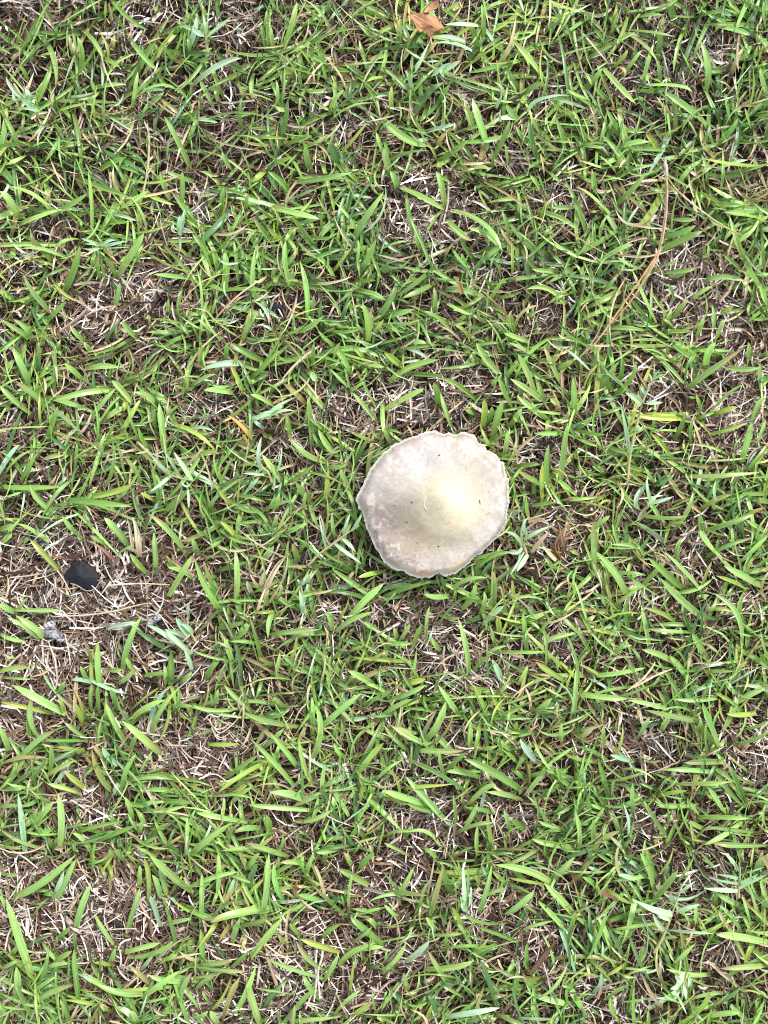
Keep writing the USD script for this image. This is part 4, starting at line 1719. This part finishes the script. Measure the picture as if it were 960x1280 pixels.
def dry_bits():
    t = thing("withered_grass", "orange dried grass blade left of the mushroom, above the pale sprig clump", "grass blade", at(300, 530, 0.02))
    blades_of(t, "blade", "300 480 235 410 175 362 o34", 240, 428, "straw", z=(0.02, 0.030, 0.030), seed=2, C=np.array([[(0.36, 0.30, 0.08), (0.48, 0.28, 0.07), (0.42, 0.26, 0.10)]]))
    blades_of(t, "side_blade", "285 540 278 500 250 455 y20", 240, 428, "straw", z=(0.018, 0.026, 0.028), seed=3, C=np.array([[(0.40, 0.34, 0.10), (0.48, 0.34, 0.08), (0.5, 0.32, 0.1)]]))
    t = thing("withered_grass", "orange-brown flame-shaped dry tip poking up between blades above the mushroom", "grass blade", at(574, 355, 0.02))
    blades_of(t, "blade", "390 610 380 580 372 540 o26\n375 545 360 535 345 525 o18", 480, 214, "straw", z=(0.024, 0.030, 0.028), seed=4, C=np.array([[(0.34, 0.24, 0.09), (0.30, 0.15, 0.06), (0.18, 0.08, 0.03)]]))
    t = thing("withered_grass", "thin tan dry blade with reddish tip lying beside the black flake's bare patch", "grass blade", at(128, 680, 0.02))
    blades_of(t, "blade", "580 240 510 175 430 130 o17", 0, 642, "straw", z=(0.016, 0.022, 0.024), seed=5, C=np.array([[(0.16, 0.06, 0.035), (0.28, 0.16, 0.09), (0.28, 0.28, 0.10)]]))
    t = thing("dry_husk", "pale cream papery husk of two upright blades right of the black flake", "husk", at(166, 665, 0.02))
    blades_of(t, "blade", "695 200 690 110 662 15 s34\n665 190 655 100 635 18 s22\n705 215 700 150 690 100 s18", 0, 642, "straw", z=(0.014, 0.026, 0.034), seed=6, C=np.array([[(0.48, 0.36, 0.22), (0.55, 0.52, 0.36), (0.62, 0.58, 0.46)]]))
    t = thing("dry_grass_tuft", "tuft of tan dried grass strands in the green blades left below the mushroom", "dry grass", at(335, 735, 0.02))
    blades_of(t, "strand", "360 420 400 320 470 215 s18\n350 430 380 330 440 230 s14\n345 380 350 330 360 290 s26\n325 490 345 430 370 370 s14\n390 440 430 380 450 335 s20\n340 370 310 340 290 300 s16\n300 400 285 365 275 335 s28\n"
              "380 460 370 420 385 380 o26\n405 300 430 250 480 205 s12\n330 300 345 285 355 250 s14\n420 430 440 400 445 350 y18", 240, 642, "straw", z=(0.016, 0.028, 0.032), seed=7)
    t = thing("dry_grass_tuft", "red-brown withered tuft of fine strands right of the mushroom's lower edge", "dry grass", at(692, 675, 0.02))
    rng = np.random.default_rng(3)
    lines = [f"{870 + rng.normal(0, 18):.0f} {230 + rng.normal(0, 14):.0f} {880 + rng.normal(0, 24):.0f} {140 + rng.normal(0, 14):.0f} {900 + rng.normal(0, 52):.0f} {50 + rng.normal(0, 22):.0f} s{rng.uniform(7, 14):.0f}" for _ in range(16)]
    blades_of(t, "strand", "\n".join(lines), 480, 642, "straw", z=(0.010, 0.019, 0.022), seed=8, C=np.array([[(0.12, 0.06, 0.03), (0.24, 0.13, 0.07), (0.38, 0.25, 0.14)]]))
    blades_of(t, "strand", "860 235 820 190 785 150 s22\n740 190 790 130 825 90 s20\n720 40 780 30 830 60 s26\n800 80 840 60 850 50 s14", 480, 642, "straw", z=(0.022, 0.027, 0.028), seed=9)
    t = thing("brown_leaf_scrap", "curled red-brown leaf scrap between grass blades near the bottom, left of the tall sprig", "leaf", at(760, 1117, 0.022))
    plate(t, "blade", zoomed(720, 1066, [(120, 180), (140, 186), (170, 205), (200, 218), (212, 226), (196, 234), (165, 226), (138, 214), (122, 200)], 0.026), "dead_leaf", (0.20, 0.10, 0.06), 0.0004, curl=lambda x, y: 0.003 * x * x + 0.002 * y, rough=0.001, seed=14)
    t = thing("rotted_grass", "dark brown rotted stalk leaning beside green blades in the lower right", "stalk", at(680, 1190, 0.02))
    blades_of(t, "blade", "730 610 790 530 875 420 s26\n735 600 800 500 845 470 s14", 480, 1066, "straw", z=(0.018, 0.030, 0.032), seed=10, C=np.array([[(0.12, 0.065, 0.035), (0.13, 0.068, 0.04), (0.10, 0.05, 0.03)]]))
    t = thing("rotted_grass", "thin black-brown curved stalk below the mushroom's left side", "stalk", at(495, 765, 0.02))
    stem_of(t, "stalk", [(95, 400), (85, 450), (60, 500), (35, 545)], 480, 642, (0.030, 0.030, 0.028, 0.024), (1.0, 1.5, 1.2, 0.8), (0.07, 0.035, 0.022))
    t = thing("root_tangle", "tangle of curled whitish dry root fibres on the dark straw at lower left", "roots", at(268, 905, 0.015))
    for i, pts in enumerate(([(60, 130), (100, 150), (120, 200), (110, 240), (150, 265), (190, 240)], [(70, 160), (95, 190), (105, 230), (130, 270), (175, 270)], [(110, 130), (90, 180), (120, 220), (160, 215), (185, 190)],
                             [(100, 200), (140, 240), (200, 200), (235, 160)], [(55, 180), (90, 150), (130, 160), (160, 130)])):
        stem_of(t, "fibre", pts, 240, 856, 0.017 + 0.001 * i, (0.5, 0.8, 0.5), (0.50, 0.43, 0.35), n=30, seed=i)
    t = thing("dry_straw", "long thin pale stem with a joint, running down the bleached straw at the bottom", "stem", at(395, 1210, 0.02))
    stem_of(t, "stem", [(655, 430), (650, 520), (630, 600), (640, 730)], 240, 1066, 0.018, (1.2, 1.5, 1.3, 0.8), (0.58, 0.52, 0.46))
    stem_of(t, "stem", [(625, 470), (618, 560), (622, 640), (610, 745)], 240, 1066, 0.017, (1.2, 1.5, 1.3, 0.8), (0.56, 0.49, 0.44))
    t = thing("dry_straw", "straight tan stem lying across the bare straw right of the black flake", "stem", at(170, 730, 0.017))
    stem_of(t, "stem", [(548, 358), (640, 352), (720, 350), (850, 356)], 0, 642, 0.0175, (1.0, 1.1, 0.9, 0.6), [(0.55, 0.48, 0.44), (0.52, 0.42, 0.34), (0.50, 0.36, 0.22)], seed=3)
    t = thing("dry_straw", "long tan stem crossing the bare straw patch under the black flake", "stem", at(120, 765, 0.017))
    stem_of(t, "stem", [(260, 515), (420, 508), (560, 490), (700, 455), (760, 450)], 0, 642, 0.0175, (0.8, 1.0, 0.9, 0.6), [(0.50, 0.44, 0.38), (0.46, 0.34, 0.22)], seed=4)
    t = thing("dry_straw", "forked straw-coloured stem lying on blades at the right below the middle", "stem", at(810, 845, 0.02))
    stem_of(t, "stem", [(250, 890), (330, 830), (380, 770), (395, 742)], 720, 642, 0.0265, (0.9, 1.3, 1.2, 0.7), (0.52, 0.44, 0.26), seed=5)
    stem_of(t, "stem", [(290, 870), (360, 830), (420, 800), (480, 778)], 720, 642, 0.0265, (0.9, 1.3, 1.2, 0.7), (0.50, 0.44, 0.30), seed=6)
    t = thing("rust_scrap", "tiny rust-orange scrap on straw between blades near the bottom, left of centre", "debris", at(370, 1108, 0.015))
    blades_of(t, "shred", "510 190 520 160 530 140 o14\n500 175 520 170 540 180 o12\n515 195 505 170 500 150 o10", 240, 1066, "straw", z=(0.016, 0.022, 0.024), seed=12, C=np.array([[(0.24, 0.09, 0.04), (0.32, 0.14, 0.06), (0.26, 0.11, 0.05)]]))
    t = thing("rust_scrap", "orange-yellow scrap at a grass joint near the bottom left corner", "debris", at(295, 1128, 0.015))
    blades_of(t, "shred", "218 275 222 250 218 222 o14\n190 275 215 262 245 270 o12", 240, 1066, "straw", z=(0.016, 0.022, 0.024), seed=13, C=np.array([[(0.24, 0.12, 0.04), (0.34, 0.21, 0.06), (0.34, 0.23, 0.08)]]))


def cobwebs():
    rng = np.random.default_rng(21)
    for cx, cy, rx, ry, lab in ((430, 968, 16, 24, "faint white cobweb film hanging on the thick green clump left of bottom centre"), (108, 1223, 12, 8, "tiny white cobweb knot on a blade joint near the lower left corner")):
        t = thing("cobweb", lab, "cobweb", at(cx, cy, 0.03))
        vs, fs, n = [], [], 0
        for k in range(16):
            a, b = rng.normal(0, 1, 2), rng.normal(0, 1, 2)
            p = at(cx + a[0] * rx * 0.55, cy + a[1] * ry * 0.55, 0.033 + 0.002 * rng.random())
            q = at(cx + b[0] * rx * 0.55, cy + b[1] * ry * 0.55, 0.033 + 0.002 * rng.random())
            m = 0.5 * (p + q) - [0, 0, 0.0015]
            v, f = tube(np.array([p, m, q]), 0.00005, 4, cap=False)
            vs.append(v); fs.append(f + n); n += len(v)
        part(t, "strands", np.vstack(vs), np.vstack(fs), "debris", np.broadcast_to([0.72, 0.76, 0.74], (n, 3)), kind="stuff")


dry_bits()
cobwebs()

SPRIGS = [
    ("bluish-green feathery grass sprig lying left of the orange dried blade", 240, 428, [(450, 320), (420, 345), (370, 360), (310, 385)], "380 372 430 320 530 270 b22\n370 378 440 345 515 342 b24\n320 388 360 355 410 345 b18\n300 380 340 372 400 360 b22"),
    ("tall pale sprig with a bluish frayed crown right of the mushroom", 720, 428, [(258, 700), (272, 560), (300, 430), (330, 310), (372, 210), (395, 180)],
     "325 305 290 275 245 250 b34\n335 303 380 305 435 300 b28\n345 260 335 240 325 225 b20\n385 195 410 170 445 160 b14\n385 190 400 160 420 135 b12\n390 195 420 195 450 205 b12\n380 200 375 175 365 155 b12\n385 190 390 150 390 90 s8\n272 560 250 430 225 310 b22\n290 450 310 440 335 420 b16"),
    ("pale blue-green sprig with opposite leaves just below the torn brown leaf", 480, 0, [(108, 250), (180, 295), (240, 335), (310, 375), (385, 395)],
     "150 360 180 310 232 200 b24\n205 312 240 308 275 304 b16\n235 382 270 360 310 320 b32\n275 360 330 335 385 300 b34\n300 388 290 360 280 345 b24\n330 380 350 370 390 310 b20\n190 300 160 280 130 265 b18"),
    ("pair of long whitish-green blades arching right beneath the torn brown leaf", 480, 0, [(370, 300), (400, 240), (395, 215), (330, 200)], "440 255 330 215 230 222 b22\n405 205 320 185 232 185 b24\n470 128 380 120 300 124 b20\n415 290 400 240 390 210 b18"),
    ("fine bluish sprig with needle leaves left of the pale husk and above it", 0, 428, [(690, 500), (735, 545), (800, 610), (850, 660), (910, 680), (970, 692)],
     "850 662 800 610 745 550 b24\n905 672 860 600 820 540 b22\n960 690 910 610 868 545 b24\n850 668 800 710 750 746 b20\n735 545 700 552 675 556 b10\n740 548 780 560 830 530 b10\n960 700 930 720 905 690 b14\n935 720 940 780 945 830 b20"),
    ("star-shaped pale sprig with leaves fanned both ways at left, above the bleached straw", 0, 214, [(560, 420), (530, 385), (500, 370)],
     "510 375 450 350 405 335 b16\n510 378 460 366 415 364 b12\n510 385 460 392 412 385 b14\n520 378 580 360 645 348 b16\n530 384 590 384 650 380 b18\n515 375 540 350 580 345 b16\n505 385 480 395 460 400 b12"),
    ("upright blue-green sprig with a splayed foot at left, right of the star-shaped sprig", 0, 214, [(900, 400), (900, 320), (915, 250)], "900 320 915 250 925 190 b36\n890 310 895 260 900 220 b24\n900 300 930 290 960 300 b18\n900 330 905 370 898 405 b20\n885 310 865 290 870 265 b22"),
    ("wispy blue-green sprig in the grass left below the mushroom", 240, 642, [(565, 500), (555, 420), (545, 360), (560, 320)], "550 360 580 320 605 280 b16\n550 400 570 380 575 350 b18\n555 500 550 440 535 380 b24\n545 360 535 340 525 330 b16\n550 440 565 430 572 420 b16\n560 500 555 470 568 440 b14\n540 350 560 335 570 310 b18"),
    ("long thin sprig with paired leaves slanting up to the mushroom's lower left rim", 240, 642, [(580, 260), (640, 200), (720, 140), (780, 95), (835, 60)],
     "750 122 790 160 820 195 b22\n715 150 780 200 850 252 b20\n755 105 775 50 790 0 b20\n800 85 830 40 850 0 b18\n670 170 650 90 635 10 b12\n690 165 660 110 640 80 b10\n660 185 700 220 760 250 g18"),
    ("curly pale blue-green sprig touching the right of the mushroom's lower rim", 480, 642, [(720, 220), (700, 160), (685, 100), (700, 30), (690, 0)], "690 165 655 110 602 92 b22\n690 170 660 195 605 188 b22\n718 205 690 250 665 290 b24\n700 190 660 260 632 305 b14\n720 120 700 60 720 20 b16\n700 130 760 95 835 60 b22"),
    ("broad sprig with long opposite leaves in the lower right, above the bottom edge", 720, 1066, [(390, 500), (430, 430), (465, 350), (485, 290), (510, 220), (530, 160)],
     "480 306 390 285 285 232 b32\n500 296 560 275 622 260 b26\n440 388 410 350 382 300 b28\n450 384 570 395 690 405 b24\n488 250 480 225 468 195 b30\n515 205 550 175 600 140 b22\n470 335 430 320 400 310 b24\n500 340 545 370 600 390 s14"),
    ("ladder-like sprig with level paired leaves near the lower right edge", 720, 1066, [(812, 225), (815, 160), (820, 90), (815, 50)],
     "810 152 740 140 655 122 b20\n812 128 760 115 690 105 b20\n808 190 720 186 640 178 b22\n822 110 880 90 945 70 b24\n825 152 870 135 910 105 b26\n818 172 900 130 960 110 b22\n805 90 780 40 745 0 b22"),
    ("frayed drooping blue-green clump at the bottom right of centre", 720, 1066, [(560, 600), (540, 650), (530, 720)],
     "520 640 500 670 470 680 b28\n530 630 545 690 552 740 b22\n525 660 505 620 490 610 b24\n540 600 520 640 500 690 b30\n560 610 570 640 555 680 b20\n500 700 530 760 555 810 b14\n480 740 500 720 520 690 b18\n580 790 610 815 640 845 b14"),
    ("ragged pale blue-green blade cluster standing near the bottom centre", 480, 1066, [(410, 290), (405, 200), (400, 130)], "410 285 400 180 395 45 b24\n415 270 425 140 420 60 b34\n425 270 432 200 435 165 b20\n400 250 390 230 372 205 b16\n415 290 395 270 390 240 b22\n375 180 360 165 352 150 b10"),
    ("small pale sprig with crossed white tips over the half-hidden black flake", 240, 214, [(370, 690), (395, 705), (420, 720)], "440 740 370 690 300 640 b14\n390 710 395 680 410 650 b12\n385 700 400 715 440 735 b12\n330 660 360 690 380 740 b18\n400 800 380 780 330 765 b14"),
    ("bluish sprig of short leaves near the upper left corner", 0, 0, [(70, 420), (110, 480), (180, 560), (200, 575)], "90 535 75 500 60 450 b28\n190 562 140 520 95 485 b28\n120 500 60 440 30 385 b24\n150 510 140 470 130 430 b26\n205 560 150 545 70 540 b18\n110 490 125 460 150 430 s18"),
    ("pale blue-green leaf fork on a thin stem at the upper left", 240, 0, [(80, 265), (70, 190), (75, 130), (90, 0)], "75 185 140 130 205 78 b20\n62 182 30 165 0 145 b28\n70 190 65 130 55 70 b14\n78 180 80 90 90 10 b12"),
    ("white-tipped feathery sprig at the right end of the bare straw patch", 0, 642, [(980, 640), (940, 560), (945, 450)], "945 520 940 480 940 445 b18\n940 610 900 560 880 520 b26\n960 700 890 640 830 585 b28\n900 655 820 600 730 555 b26\n960 780 940 720 920 670 b22\n960 600 940 570 900 550 b26"),
    ("cluster of blue-green curled leaves right of the mushroom, over dark grass", 720, 428, [(330, 850), (370, 800), (350, 720), (358, 670)], "375 805 355 740 358 665 b26\n370 805 430 790 490 770 b20\n365 815 380 790 440 735 b18\n310 830 300 780 330 720 b22\n300 780 330 740 350 690 b18\n700 790 690 740 700 690 b16"),
    ("pale sprig with narrow fanned leaves below the orange dried blade", 240, 428, [(400, 700), (380, 650), (340, 600), (345, 480)], "350 640 330 560 348 470 b18\n360 660 300 655 255 655 b16\n330 655 350 630 370 640 b14\n285 735 310 700 340 670 b22\n420 650 440 600 450 520 b14\n410 740 412 700 415 660 b14\n260 760 290 720 300 690 b14\n0 430 60 425 115 450 b18"),
    ("thin whitish sprig at the top, right of the torn brown leaf's arching blades", 480, 0, [(560, 540), (585, 480), (580, 420), (570, 360)], "720 555 770 500 890 478 b20\n740 530 820 485 930 478 b16\n560 535 580 500 590 480 b18\n585 610 580 570 590 540 b14\n595 480 590 440 550 410 b18\n545 300 550 240 548 190 y12\n570 410 570 330 560 300 y12"),
]


def sprigs():
    for k, (label, ox, oy, stem, leaves) in enumerate(SPRIGS):
        x, y = ox + stem[0][0] / 4, oy + stem[0][1] / 4
        t = thing("grass_sprig", label, "grass sprig", at(x, y, 0.01))
        n = len(stem)
        stem_of(t, "stem", stem, ox, oy, np.linspace(0.024, 0.037, n), (1.6, 1.3, 0.8), [(0.42, 0.38, 0.20), (0.32, 0.42, 0.20)], mat="sprig_leaf", seed=k)
        blades_of(t, "leaf", leaves, ox, oy, "sprig_leaf", z=(0.030, 0.039, 0.039), seed=40 + k)


sprigs()
